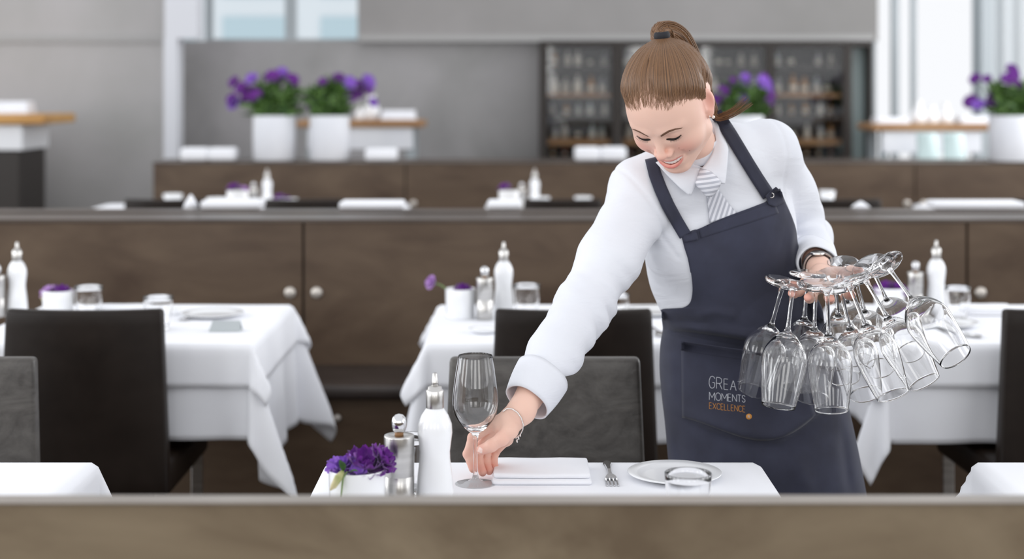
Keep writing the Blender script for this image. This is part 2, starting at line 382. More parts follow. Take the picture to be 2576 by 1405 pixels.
# ------------------------------------------------------------------ table ware
def at(px, D): return XD(px, D)
TZ = .7505      # top of the front cloth
TZ2 = .7535     # top of the overlays
TZ3 = .7545
def make_bottle(label, loc):
    t = thing('oil_bottle', label, 'bottle', loc)
    lathe('body', [(0, 0), (.027, 0), (.0295, .003), (.030, .012), (.0298, .03), (.0275, .055), (.0245, .078), (.0240, .09), (.0262, .108), (.0278, .120), (.0270, .134), (.0215, .148), (.0160, .156), (.0135, .160), (0, .160)], M['porcelain'], t, 48)
    lathe('collar', [(0, .1585), (.0138, .1585), (.0142, .160), (.0142, .186), (.0134, .188), (.0115, .189), (.0110, .193), (.0085, .194), (0, .194)], M['steel'], t, 40)
    lathe('spout', [(0, .192), (.0062, .192), (.0052, .200), (.0036, .214), (.0028, .215), (0, .2148)], M['steel'], t, 24)
    return t
def make_mill(label, loc):
    t = thing('pepper_mill', label, 'mill', loc)
    lathe('body', [(0, 0), (.0235, 0), (.024, .001), (.024, .055), (.0235, .0555), (.0235, .0565), (.024, .057), (.024, .117), (.0235, .119), (.0225, .1195), (.014, .1185), (0, .1185)], M['steel'], t, 48)
    lathe('neck', [(0, .118), (.0075, .118), (.0068, .121), (.0075, .124), (0, .124)], M['oak'], t, 24)
    lathe('grinding_knob', [(0, .1235), (.007, .1235), (.0105, .128), (.0120, .134), (.0122, .140), (.0105, .147), (.006, .1515), (0, .153)], M['chrome'], t, 32)
    return t
def tumbler_prof(r0, r1, h, th=.0022, bulge=0):
    o = []
    for i in range(9):
        t_ = i/8; o.append((r0+(r1-r0)*t_+bulge*math.sin(PI*t_), .002+(h-.002)*t_))
    inn = [(r-th, z) for r, z in o[::-1] if z > .008]
    return [(0, 0), (r0-.002, 0)]+o+[(r1-th*.5, h+.0008)]+inn+[(max(inn[-1][0]-.004, .001), .0075), (0, .0075)]
def make_tumbler(label, loc, r0=.028, r1=.037, h=.09, bulge=0):
    o = lathe('water_tumbler', tumbler_prof(r0, r1, h, .0022, bulge), M['glass'], None, 48); o.location = loc
    return tag(o, label, 'glass')
def make_plate(label, loc, r=.083):
    o = lathe('dinner_plate', [(0, .002), (r*.55, .002), (r*.58, 0), (r*.62, .001), (r*.78, .005), (r*.985, .0095), (r, .0108), (r*.985, .0118), (r*.78, .0085), (r*.68, .0062), (r*.6, .0055), (0, .0055)], M['porcelain'], None, 64)
    o.location = loc; return tag(o, label, 'plate')
def make_cutlery(kind, label, loc, rz):
    """length along +y: handle at +y, tines/blade at 0"""
    bm = bmesh.new()
    if kind == 'fork':
        out = [(-.0105, .0), (-.0105, .045), (-.008, .056), (-.0035, .066), (-.0030, .10), (-.0045, .13), (-.0075, .152), (-.006, .163), (0, .168)]
        for i in range(4):
            x = -.0105+i*.0062; add_box(bm, x, x+.0026, 0, .042, .0015, .0035, .0005, 1)
        out = [(a, max(b, .038)) for a, b in out]
    elif kind == 'spoon':
        out = [(-.003, 0), (-.012, .010), (-.016, .025), (-.014, .045), (-.006, .06), (-.0032, .07), (-.003, .10), (-.0045, .13), (-.0075, .152), (-.006, .163), (0, .168)]
    else:
        out = [(-.001, 0), (-.008, .02), (-.0095, .06), (-.0095, .09), (-.005, .1), (-.0055, .13), (-.008, .19), (-.006, .2), (0, .205)]
    pts = out+[(-a, b) for a, b in out[::-1]][1:]
    lo = [bm.verts.new((a, b, .0012+.003*math.sin(min(1, b/.16)*PI)+.0035*max(0, 1-b/.05)**2)) for a, b in pts]
    hi = [bm.verts.new((a*.9, b, .0012+.003*math.sin(min(1, b/.16)*PI)+.0035*max(0, 1-b/.05)**2+.0022)) for a, b in pts]
    n = len(pts)
    bm.faces.new(lo[::-1]); bm.faces.new(hi)
    for i in range(n): bm.faces.new([lo[i], lo[(i+1) % n], hi[(i+1) % n], hi[i]])
    o = bmk(kind, bm, M['chrome'], None, False); o.location = loc; o.rotation_euler = (0, 0, rz)
    return tag(o, label, 'cutlery')
def make_napkin(label, loc, wx, wy, rz=0, layers=3, name='napkin', th=.006):
    t = bmesh.new()
    for i in range(layers):
        s = 1-.02*i
        add_box(t, -wx/2*s, wx/2*s, -wy/2*(1-.16*i), wy/2*(1-.02*i), i*th+.0006, (i+1)*th, th*.42, 2)
    bmesh.ops.subdivide_edges(t, edges=[e for e in t.edges if e.calc_length() > .04], cuts=6, use_grid_fill=True)
    for v in t.verts: v.co.z += .0018*mnoise.noise(v.co*14)*min(1, v.co.z/th)
    for v in t.verts: v.co.z = max(v.co.z, .0003)
    o = bmk(name, t, M['cloth'], None, True); o.location = loc; o.rotation_euler = (0, 0, rz)
    return tag(o, label, 'napkin')
def petals_data(r, n=9, seed=0, layers=3, openness=1.0):
    rnd = random.Random(seed); V, F = [], []
    for L in range(layers):
        fr = 1-L*.27; m_ = n-L*2; up = .35+L*.55
        for k in range(m_):
            a0 = 2*PI*k/m_+rnd.uniform(-.25, .25)+L*.5; wd = (1.25*PI/m_)*1.25; ph = rnd.uniform(0, 6.28); tilt = up*rnd.uniform(.85, 1.15)/openness
            o = len(V); nu, nv = 8, 6
            for j in range(nv+1):
                t_ = j/nv; rad = r*fr*(math.sin(t_*1.45))*rnd.uniform(.99, 1.01)
                for i in range(nu+1):
                    s = i/nu*2-1; wid = wd*(.35+.75*math.sin(min(1, t_*1.15)*PI*.55))
                    a = a0+s*wid
                    zz = r*fr*tilt*(t_**1.2)*.95+r*.10*math.sin(ph+s*7)*t_**2-r*.12*max(0, t_-.7)*(2-L)
                    rr = rad*(1-.10*s*s*t_)+r*.05*math.cos(ph+s*9)*t_**2
                    V.append((rr*math.cos(a), rr*math.sin(a), zz))
            for j in range(nv):
                for i in range(nu): q = o+j*(nu+1)+i; F.append((q, q+1, q+nu+2, q+nu+1))
    return V, F
def blossom(parent, loc, r, mname, dirv=(0, 0, 1), seed=0, n=9, layers=3, name='blossom'):
    V, F = petals_data(r, n, seed, layers)
    q = Vector(dirv).normalized().to_track_quat('Z', 'Y')
    V = [q @ Vector(v)+Vector(loc) for v in V]
    return mk(name, V, F, M[mname], parent, True)
def pompom(parent, loc, r, mname, seed=0):
    """many narrow petals (scabious-like head)"""
    rnd = random.Random(seed); V, F = [], []
    for k in range(90):
        th = math.acos(rnd.uniform(.0, 1)); a = rnd.uniform(0, 2*PI); d = Vector((math.sin(th)*math.cos(a), math.sin(th)*math.sin(a), math.cos(th)*.7)).normalized()
        s = d.cross(Vector((rnd.uniform(-1, 1), rnd.uniform(-1, 1), .3))).normalized(); l = r*rnd.uniform(.8, 1.1); w_ = r*.13; o = len(V)
        for j, (t_, ww) in enumerate(((.3, .3), (.6, .9), (.9, 1.1), (1.0, .6))):
            c = Vector(loc)+d*l*t_+Vector((0, 0, r*.1*math.sin(t_*3)))
            V += [c-s*w_*ww, c+s*w_*ww]
        for j in range(3): q = o+2*j; F.append((q, q+1, q+3, q+2))
    return mk('blossom', V, F, M[mname], parent, True)
def leaf_data(base, tip, w_, up=(0, 0, 1), bend=.15):
    b, t_ = Vector(base), Vector(tip); d = t_-b; s = d.cross(Vector(up)).normalized(); n_ = s.cross(d).normalized(); V, F = [], []
    for j in range(6):
        u = j/5; c = b+d*u+n_*bend*d.length*math.sin(PI*u); ww = w_*math.sin(PI*min(.97, .08+u*.92))
        V += [c-s*ww, c-n_*ww*.3, c+s*ww]
        if j: q = 3*(j-1); F += [(q, q+1, q+4, q+3), (q+1, q+2, q+5, q+4)]
    return V, F
def make_cup_vase(label, loc, r=.044, h=.083, cat='flower vase'):
    t = thing('flower_cup', label, cat, loc)
    lathe('cup', [(0, 0), (r*.93, 0), (r*.97, .002), (r*.98, h*.5), (r, h-.002), (r*.985, h), (r*.95, h-.001), (r*.93, h*.5), (r*.9, h*.35), (0, h*.35)], M['porcelain'], t, 48)
    return t
# ---- front table
v = make_cup_vase('white porcelain cup of deep purple lisianthus on the nearest table', (at(899, 2.33), 2.33, TZ))
blossom(v, (.012, .000, .080), .041, 'petal_deep', (.1, -.25, 1), 3, 10, 4)
blossom(v, (.034, .008, .092), .028, 'petal_deep', (.8, -.1, .7), 5, 8, 3)
pompom(v, (-.021, -.004, .080), .027, 'petal_lilac', 2)
blossom(v, (.004, -.026, .084), .014, 'petal_lilac', (.0, -.6, .7), 8, 7, 2)
for q, (a, b_) in enumerate((((-.018, -.038, .088), (-.022, -.046, .107)), ((-.012, -.04, .086), (.006, -.047, .090)))):
    mb = MB(); mb.add(leaf_data(a, b_, .0065)); mb.build('leaf', M['leaf'], v)
mk('bud', *tube_data([(-.018, -.040, .088), (-.024, -.046, .080), (-.031, -.049, .068), (-.036, -.050, .062)], [.0035, .0065, .005, .001], 10), M['bud'], v, True)
mk('stem', *tube_data([(-.012, -.036, .086), (-.017, -.0455, .080), (-.020, -.0475, .05), (-.021, -.048, .022), (-.022, -.048, .014)], [.0016, .0014, .0013, .003, .004], 8), M['stem'], v, True)
mill0 = make_mill('brushed steel pepper mill on the nearest table, beside purple flowers', (at(1004, 2.395), 2.395, TZ))
bot0 = make_bottle('white oil bottle with steel pourer on the nearest table, sharpest of all', (at(1094, 2.41), 2.41, TZ))
make_tumbler('clear tumbler half hidden behind the nearest pepper mill', (at(1030, 2.505), 2.505, TZ), .028, .033, .092)
make_plate('white plate on the nearest table behind a clear tumbler', (at(1697, 2.595), 2.595, TZ), .081)
make_tumbler('clear tumbler in front of the plate on the nearest table', (at(1731, 2.285), 2.285, TZ), .031, .0355, .087)
make_cutlery('fork', 'small steel fork lying on the nearest table between napkin and plate', (at(1542, 2.53), 2.535, TZ), 0)
make_napkin('folded white napkin on the nearest table right of the set-down wine glass', (at(1362, 2.60), 2.605, TZ), .168, .125, .0, 2, 'napkin', .009)
# ---- middle row
def cupflowers(px, D, z, label, spec, r=.044, h=.085):
    v = make_cup_vase(label, (at(px, D), D, z), r, h)
    for i, (dx, dz, rr, mm, dr) in enumerate(spec):
        if abs(dx) > .05: mk('stem', *tube_data([(dx*.2, 0, h-.02), (dx*.7, 0, h+dz*.6), (dx*.95, 0, h+dz)], .003, 6), M['stem'], v, True)
        blossom(v, (dx, 0, h+dz), rr, mm, dr, i+7, 8, 3)
    return v
cupflowers(146, 4.36, TZ2, 'white cup with violet flowers on the left table of the middle row',
           [(.010, -.012, .034, 'petal_deep', (.1, -.1, 1)), (-.028, -.008, .026, 'petal_pink', (-.6, -.2, .8)), (-.04, -.02, .012, 'bud', (-1, 0, -.3))])
cupflowers(1158, 4.40, TZ2, 'white cup with one lilac flower leaning out, centre table of the middle row',
           [(.008, -.010, .030, 'petal_deep', (.1, -.1, 1)), (-.082, .016, .022, 'petal_pink', (-.7, -.5, .3))])
cupflowers(2238, 4.42, TZ2, 'white cup with big violet blossoms on the right table, behind the held glasses',
           [(-.015, -.012, .036, 'petal_deep', (-.2, -.2, 1)), (.022, -.014, .036, 'petal_deep', (.5, -.1, .9))])
dup(bot0, (at(43, 4.45), 4.45, TZ2), 0, 'white oil bottle at the left edge of the middle row')
dup(bot0, (at(1267, 4.45), 4.45, TZ2), 0, 'white oil bottle on the centre table, left of the sleeve')
dup(bot0, (at(2355, 4.50), 4.50, TZ2), 0, 'white oil bottle on the right table, right of the held glasses')
dup(mill0, (at(-8, 4.42), 4.42, TZ2), 0, 'steel pepper mill cut off by the left edge')
dup(mill0, (at(1219, 4.37), 4.37, TZ2), 0, 'steel pepper mill on the centre table beside the oil bottle')
dup(mill0, (at(2303, 4.50), 4.50, TZ2), 0, 'steel pepper mill on the right table beside the oil bottle')
tb = make_tumbler('clear tumbler on the left table right of the violet flower cup', (at(223, 4.36), 4.36, TZ2), .026, .040, .096, .004)
def dt(px, D, z, label, s=(1, 1, 1)):
    d = tb.copy(); COL.objects.link(d); d.location = (at(px, D), D, z); d.scale = s; d['label'] = label; return d
dt(398, 4.18, TZ2, 'clear tumbler nearest the tent card on the left table', (1, 1, .95))
dt(1325, 4.40, TZ2, 'clear tumbler on the centre table between oil bottle and sleeve', (.98, .98, 1))
dt(1554, 4.25, TZ2, 'clear tumbler on the centre table between sleeve and apron', (.8, .8, .93))
dt(2409, 4.35, TZ2, 'clear tumbler on the right table beside the oil bottle', (.92, .92, 1))
make_plate('white plate on the left table behind the tent card', (at(535, 4.43), 4.43, TZ2), .092)
make_plate('white plate on the centre table half hidden by the apron', (at(1640, 4.47), 4.47, TZ2), .092)
make_plate('small white plate on the centre table in front of the pepper mill', (at(1218, 4.13), 4.13, TZ2), .045)
make_plate('white plate on the right table behind the held glasses', (at(2380, 4.25), 4.25, TZ2), .09)
make_napkin('folded white napkin on the left table between the two tumblers', (at(305, 4.42), 4.42, TZ2), .15, .14, .05, 4, 'napkin', .007)
make_napkin('folded white napkin on the right table beside the clear tumbler', (at(2490, 4.50), 4.50, TZ2), .15, .13, 0, 3, 'napkin', .006)
make_cutlery('knife', 'steel knife on the left table right of the tumbler', (at(258, 4.2), 4.25, TZ2), -.35)
make_cutlery('fork', 'steel fork on the left table beside the plate', (at(452, 4.3), 4.33, TZ2), 0)
make_cutlery('spoon', 'steel spoon on the centre table beside the plate', (at(1672, 4.0), 4.05, TZ2), .1)
make_cutlery('fork', 'steel fork on the right table between held glasses and chair', (at(2440, 4.0), 4.04, TZ2), .15)
make_cutlery('spoon', 'steel spoon on the right table between held glasses and chair', (at(2478, 4.0), 4.03, TZ2), .35)
t = thing('tent_card', 'grey metal tent card on the left table in front of the plate', 'sign', (at(568, 4.16), 4.16, TZ2), .03)
mk('plates', [(-.044, -.02, 0), (.044, -.02, 0), (.040, 0, .028), (-.036, 0, .028), (.044, .02, 0), (-.044, .02, 0),
              (-.044, -.0185, 0), (.044, -.0185, 0), (.040, 0, .026), (-.036, 0, .026), (.044, .0185, 0), (-.044, .0185, 0)],
   [(0, 1, 2, 3), (3, 2, 4, 5), (6, 9, 8, 7), (9, 11, 10, 8), (0, 3, 9, 6), (1, 7, 8, 2), (2, 8, 10, 4), (3, 5, 11, 9)], M['card'], t)
s0 = lathe('salt_dish', [(0, 0), (.017, 0), (.020, .004), (.021, .018), (.019, .018), (.017, .006), (0, .005)], M['porcelain'], None, 24); s0.location = (at(436, 4.47), 4.47, TZ2)
tag(s0, 'small white salt dish between tumbler and plate on the left table', 'dish')
# ---- rear row
dup(bot0, (at(672, 8.55), 8.55, TZ3), 0, 'blurred white oil bottle on the rear row table left of centre')
dup(bot0, (at(1345, 8.55), 8.55, TZ3), 0, 'blurred white oil bottle on the rear table left of the waitress')
dup(bot0, (at(480, 6.7), 6.7, .74), 0, 'small blurred white bottle top over the banquette, left of the far dishes', None, (.8, .8, .86))
dup(mill0, (at(638, 8.2), 8.2, TZ3), 0, 'blurred steel mill left of the rear oil bottle', None, (1, 1, 1.05))
dup(mill0, (at(1312, 8.3), 8.3, TZ3), 0, 'blurred steel mill beside the rear oil bottle left of the waitress', None, (1, 1, 1))
# the near tables of the rear bay are hidden behind the banquette; only what stands tall on them shows
table('pedestal table hidden behind the banquette, left of centre', XD(440, 6.6), XD(800, 6.6), 6.35, 7.0, .74)
table('pedestal table hidden behind the banquette, left of the waitress', XD(1180, 6.6), XD(1420, 6.6), 6.35, 7.0, .74)
table('pedestal table hidden behind the banquette, right of the waitress', XD(2040, 6.6), XD(2330, 6.6), 6.35, 7.0, .74)
for px, D, r, h, w1 in ((598, 6.6, .048, .235, 'with purple flowers left of the rear mill'), (1280, 6.6, .045, .235, 'with purple flowers left of the waitress arm')):
    v = make_cup_vase('tall blurred white vase '+w1, (at(px, D), D, .7405), r, h)
    blossom(v, (-.018, 0, h+.006), .034, 'petal_deep', (-.2, 0, 1), 4, 8, 3)
    if px < 700: blossom(v, (.026, 0, h+.002), .026, 'petal_pink', (.3, 0, 1), 6, 8, 3)
v = make_cup_vase('low blurred white cup with purple flowers right of the rear oil bottle', (at(711, 8.45), 8.45, TZ3), .05, .055)
blossom(v, (-.02, 0, .05), .036, 'petal_deep', (-.2, 0, 1), 4, 8, 3); blossom(v, (.022, 0, .045), .03, 'petal_deep', (.3, 0, 1), 5, 8, 3)
def bowl(px, D, z, r, h, label, name='bowl'):
    o = lathe(name, [(0, 0), (r*.5, 0), (r*.7, h*.2), (r, h), (r*.95, h), (r*.64, h*.25), (0, h*.18)], M['porcelain'], None, 32); o.location = (at(px, D), D, z); return tag(o, label, 'bowl')
bowl(435, 8.5, TZ3, .056, .075, 'blurred white bowl over a dark chair at the far left of the rear row')
bowl(545, 6.6, .7405, .045, .205, 'blurred tall white pitcher left of the purple flower vase', 'pitcher')
bowl(735, 8.5, TZ3, .032, .05, 'blurred small white bowl right of the rear purple cup')
bowl(1368, 8.55, TZ3, .035, .055, 'blurred small white bowl right of the rear oil bottle by the sleeve')
bowl(1467, 8.5, TZ3, .052, .06, 'blurred white bowl just left of the waitress sleeve')
bowl(2080, 8.4, TZ3, .045, .10, 'blurred white bowl just right of the waitress arm')
def ledge_napkins():
    # rolled napkins / towels standing on the ledges
    for px0, px1, py0, py1, D, w1 in ((458, 596, 372, 404, 9.66, 'on the rear ledge left of the planters'), (920, 1000, 374, 404, 9.66, 'on the rear ledge right of the planters'),
                                  (1445, 1575, 372, 406, 9.66, 'on the rear ledge left of the waitress head'), (857, 1018, 511, 529, 5.78, 'on the middle banquette ledge below the far bottle'),
                                  (2340, 2566, 513, 531, 5.78, 'on the middle banquette ledge at the right'), (512, 662, 508, 529, 5.78, 'on the middle banquette ledge below the far purple vase'),
                                  (1226, 1312, 510, 529, 5.78, 'on the middle banquette ledge below the far purple flowers')):
        w_ = XD(px1, D)-XD(px0, D); h = (py1-py0)*D/FPX
        n = 2 if w_ > .3 and D > 9 else 1
        for k in range(n):
            ww = w_/n
            bm = bmesh.new(); add_box(bm, -ww/2, ww/2, -.07, .07, 0, h, min(h*.42, .02), 4)
            o = bmk('folded_napkin', bm, M['cloth'], None, True); o.location = (XD(px0, D)+ww*(k+.5), D, .9645)
            if n == 2: lab = ('left' if k == 0 else 'right')+' one of the white rolled towels '+w1
            else: lab = 'white rolled towel lying '+w1
            tag(o, lab, 'napkin')
ledge_napkins()
v_ = lathe('napkin_cone', [(0, 0), (.03, 0), (.022, .02), (.004, .05), (0, .052)], M['cloth'], None, 20); v_.location = (at(480, 5.78), 5.78, .9645)
tag(v_, 'small white folded cone on the middle ledge at the far left', 'napkin')
v_ = v_.copy(); COL.objects.link(v_); v_.location = (at(2165, 5.78), 5.78, .9645); v_.scale = (1.3, 1, .5); v_['label'] = 'flattened white cone on the middle ledge right of the waitress arm'
# ---- planters on the rear ledge
def planter(px, D, wpx, hpx, label, seed, spread=.20, nfl=13, bias=0):
    s = D/FPX; r = wpx*s/2; h = hpx*s; rnd = random.Random(seed)
    t = thing('flower_planter', label, 'planter', (at(px, D), D, .9645))
    lathe('pot', [(0, 0), (r*.97, 0), (r, .004), (r, h-.004), (r*.99, h), (r*.93, h), (r*.92, h-.04), (0, h-.04)], M['planter'], t, 48)
    mb = MB(); st = MB()
    for k in range(330):
        a = rnd.uniform(0, 2*PI); el = rnd.uniform(.15, 1.4); l = rnd.uniform(.08, .26)
        b_ = Vector((rnd.uniform(-.9, .9)*r, rnd.uniform(-.6, .6)*r, h-.02+rnd.uniform(0, .17)))
        tip = b_+Vector((math.cos(a)*math.cos(el), math.sin(a)*math.cos(el), math.sin(el)))*l*.55
        mb.add(leaf_data(b_, tip, rnd.uniform(.010, .02), (rnd.uniform(-1, 1), rnd.uniform(-1, 1), .3)))
    for k in range(nfl):
        x = rnd.uniform(-1, 1)*spread+bias; z = h+rnd.uniform(.10, .30)-abs(x)*.3; y = rnd.uniform(-.10, .10)
        st.add(tube_data([(x*.15, y*.3, h-.03), (x*.5, y*.7, h+(z-h)*.55), (x, y, z)], .0035, 6))
        blossom(t, (x, y, z), rnd.uniform(.028, .056), rnd.choice(['petal_deep', 'petal_deep', 'petal_lilac']), (x*3, -.8+rnd.uniform(-.3, .3), .6), seed+k, 7, 2)
    mb.build('foliage', M['leaf'], t); st.build('stems', M['stem'], t)
    return t
planter(690, 9.70, 106, 112, 'tall white planter of purple flowers, left one of the rear pair', 1, .25, 15, -.02)
planter(829, 9.70, 100, 112, 'tall white planter of purple flowers, right one of the rear pair', 2, .23, 15, .04)
planter(1868, 9.70, 104, 112, 'white planter of purple flowers rising behind the waitress shoulder', 3, .20, 15, .02)
planter(2545, 9.60, 112, 114, 'white planter of purple flowers at the right edge', 4, .26, 15)
# ---- bar tables in the background
def bar_table(label, x0, x1, y, z, m='oak', dy=.5, thick=.05, under=True):
    t = thing('bar_table', label, 'table', ((x0+x1)/2, y, 0)); w_ = (x1-x0)/2
    box('tabletop', -w_, w_, 0, dy, z-thick, z, M[m], t, .01)
    for sx in (-1, 1):
        for yy in (.06, dy-.10): box('leg', sx*(w_-.10)-.03, sx*(w_-.10)+.03, yy, yy+.05, 0, z-thick, M['frame_grey'], t, .004)
    if under: box('apron_rail', -w_+.08, w_-.08, .03, .06, z-thick-.16, z-thick, M['planter'], t, .004)
    return t
DT = 11.0
zt = ZD(303, DT)
bar_table('light oak bar table behind the pair of planters', XD(745, DT), XD(1065, DT), DT, zt)
bar_table('light oak bar table by the bright window at the right', XD(2195, DT), XD(2500, DT), DT, ZD(312, DT))
def carafe(px, D, z, s, label):
    o = lathe('carafe', [(0, 0), (.05*s, 0), (.062*s, .02*s), (.06*s, .09*s), (.03*s, .14*s), (.026*s, .17*s), (.034*s, .19*s), (.03*s, .19*s), (.02*s, .17*s), (.024*s, .14*s), (.055*s, .09*s), (.055*s, .02*s), (0, .008*s)], M['porcelain'], None, 28)
    o.location = (at(px, D), D, z); return tag(o, label, 'carafe')
carafe(905, DT+.2, zt, .55, 'small blurred white jug on the bar table beside the planter')
carafe(935, DT+.22, zt, 1.0, 'large blurred white jug on the bar table beside the planter')
o = make_napkin('stack of white napkins on the bar table beyond the planters', (at(1003, DT+.2), DT+.2, zt), .26, .2, 0, 4, 'napkin_stack', .018)
zt2 = ZD(312, DT)
for px, s, w1 in ((2310, .9, 'leftmost'), (2345, .7, 'middle'), (2378, .8, 'rightmost')):
    carafe(px, DT+.2, zt2, s, w1+' of the three white jugs on the bar table by the window').data.materials[0] = M['porcelain']
make_napkin('stack of white napkins on the bar table beside the right planter', (at(2450, DT+.2), DT+.2, zt2), .25, .2, 0, 3, 'napkin_stack', .018)
make_napkin('stack of white napkins at the left end of the window bar table', (at(2240, DT+.2), DT+.2, zt2), .25, .2, 0, 3, 'napkin_stack', .015)
M['acrylic'] = mat('frosted_turquoise_white', (206, 226, 226), .3, spec=.6)
for px, w1 in ((2338, 'left one'), (2405, 'right one')):
    t = thing('bar_stool', w1+' of two frosted white stools under the window bar table', 'stool', (at(px, 10.4), 10.4, 0))
    o = slab_panel('backrest', .078, .072, ZD(420, 10.4), ZD(335, 10.4), .03, .03, .03, M['acrylic'], t)
    box('seat', -.08, .08, -.02, .3, ZD(420, 10.4)-.06, ZD(420, 10.4), M['acrylic'], t, .012)
    for sx in (-1, 1):
        for yy in (0, .27): box('leg', sx*.065-.012, sx*.065+.012, yy, yy+.02, 0, ZD(420, 10.4)-.06, M['steel'], t, .003)
# ---- serving counter at the left edge
DC = 10.4
t = thing('serving_counter', 'serving counter with honey oak top and white front at the left edge', 'counter', (XD(0, DC), DC, 0))
box('worktop', -1.4, XD(116, DC)-XD(0, DC), -.05, .7, ZD(312, DC), ZD(288, DC), M['orange_oak'], t, .01)
box('front_panel', -1.4, XD(56, DC)-XD(0, DC), 0, .6, ZD(378, DC), ZD(314, DC), M['white'], t, .006)
box('cabinet_base', -1.4, XD(46, DC)-XD(0, DC), .02, .6, 0, ZD(380, DC), M['frame_dark'], t, .004)
o = make_napkin('stack of white plates and cloths on the serving counter at the left edge', (at(15, DC+.2), DC+.2, ZD(288, DC)), .36, .3, .1, 4, 'linen_stack', .022)
# ---- wine cabinet
DW = 12.1
def wx(p): return XD(p, DW)
def wz(p): return ZD(p, DW)
t = thing('wine_cabinet', 'dark framed glass wine cabinet with bottles on oak shelves', 'cabinet', ((wx(1360)+wx(2196))/2, DW, 0)); ox = t.location.x
zb, ztp = wz(425), wz(108)
posts = [(1358, 1376), (1540, 1566), (1735, 1762), (1926, 1950), (2122, 2144), (2188, 2197)]
for a, b_ in posts: box('post', wx(a)-ox, wx(b_)-ox, 0, .5, 0, ztp, M['frame_dark'], t, .003)
box('top_rail', wx(1358)-ox, wx(2197)-ox, -.01, .5, ztp-.03, ztp+.02, M['frame_dark'], t, .003)
box('cabinet_back', wx(1358)-ox, wx(2140)-ox, .52, .55, 0, ztp, M['frame_dark'], t, 0)
box('base', wx(1358)-ox, wx(2140)-ox, .01, .5, 0, zb, M['frame_dark'], t, .003)
shelves = [165, 235, 290, 350, 395]
rnd = random.Random(5)
bays = [(1378, 1538), (1568, 1733), (1764, 1924), (1952, 2120)]
bm_names = ['first', 'second', 'third', 'fourth']
cols = {'pale': (226, 220, 210), 'amber': (170, 120, 60), 'dark': (40, 48, 38), 'clear': (190, 200, 200), 'red': (150, 60, 40), 'grey': (168, 168, 170)}
BMAT = {k: mat(k+'_bottle_glass', c, .15, spec=.6) for k, c in cols.items()}
M['label'] = mat('paper_bottle_label', (222, 214, 198), .6)
bprof = [(0, 0), (.036, 0), (.038, .004), (.038, .13), (.034, .155), (.016, .18), (.0145, .225), (.016, .228), (.016, .24), (0, .24)]
bv = {}
for k in BMAT:
    b0 = thing('wine_bottle', 'x', 'bottle', (0, 0, -5)); lathe('glass_body', bprof, BMAT[k], b0, 20)
    lathe('paper_label', [(.0386, .03), (.0386, .10)], M['label'], b0, 20); bv[k] = b0
used = set()
ordn = ['top', 'second', 'third', 'fourth', 'lowest']
for bi, (a, b_) in enumerate(bays):
    for si, py in enumerate(shelves):
        z = wz(py)
        box('shelf', wx(a)-ox, wx(b_)-ox, .06, .5, z-.03 if si != 3 else z-.05, z, M['oak'] if si in (1, 3) else M['frame_dark'], t, .003)
        if bi == 2 and py > 235: continue            # hidden behind the waitress
        n = 5; hgap = (wz(shelves[si-1])-z-.06) if si else ztp-z-.05
        for k in range(n):
            if rnd.random() < .12: continue
            x = wx(a)+(k+.5+rnd.uniform(-.15, .15))*(wx(b_)-wx(a))/n
            kind = rnd.choice(['pale', 'pale', 'clear', 'grey', 'dark', 'amber'] if si < 4 else ['red', 'red', 'amber'])
            s = min(1.0, hgap/.25)*rnd.uniform(.84, 1.0)
            lab = f'blurred {kind} bottle on the {ordn[si]} shelf, {bm_names[bi]} bay of the wine cabinet'
            if kind not in used:
                used.add(kind); o = bv[kind]; o.location = (x, DW+.2, z); o['label'] = lab; o['group'] = 'bottles in the wine cabinet'; o.scale = (s*1.4, s*1.4, s)
            else:
                dup(bv[kind], (x, DW+.2+rnd.uniform(-.05, .05), z), 0, lab, 'bottles in the wine cabinet', (s*1.4, s*1.4, s))
box('mirror_highlight_panel', wx(2146)-ox, wx(2187)-ox, .2, .22, 0, ztp, M['acrylic'], t, 0)  # bright mirror reflections put in as a pale opaque panel
for a, b_ in bays: box('glass_door', wx(a)-ox, wx(b_)-ox, .005, .011, zb, ztp-.03, M['pane'], t, 0)
# ------------------------------------------------------------------ implicit surfaces (numpy) for the person
F32 = np.float32
def A3(v): return np.array(v, F32)
def s_ell(p, c, r, R=None):
    q = p-A3(c)
    if R is not None: q = q @ A3(R)
    r = A3(r); k0 = np.linalg.norm(q/r, axis=-1); k1 = np.linalg.norm(q/(r*r), axis=-1)+1e-9
    return k0*(k0-1)/k1
def s_cone(p, a, b, ra, rb):
    a, b = A3(a), A3(b); ab = b-a; t = np.clip(((p-a) @ ab)/max(float(ab @ ab), 1e-12), 0, 1)
    return np.linalg.norm(p-a-t[..., None]*ab, axis=-1)-(ra+(rb-ra)*t)
def smin(a, b, k):
    h = np.clip(.5+.5*(b-a)/k, 0, 1); return b*(1-h)+a*h-k*h*(1-h)
def smax(a, b, k): return -smin(-a, -b, k)
def chain(p, pts, rs, k=.004):
    d = None
    for i in range(len(pts)-1):
        e = s_cone(p, pts[i], pts[i+1], rs[i], rs[i+1]); d = e if d is None else smin(d, e, k)
    return d
def sstep(x, a, b): t = np.clip((x-a)/(b-a), 0, 1); return t*t*(3-2*t)
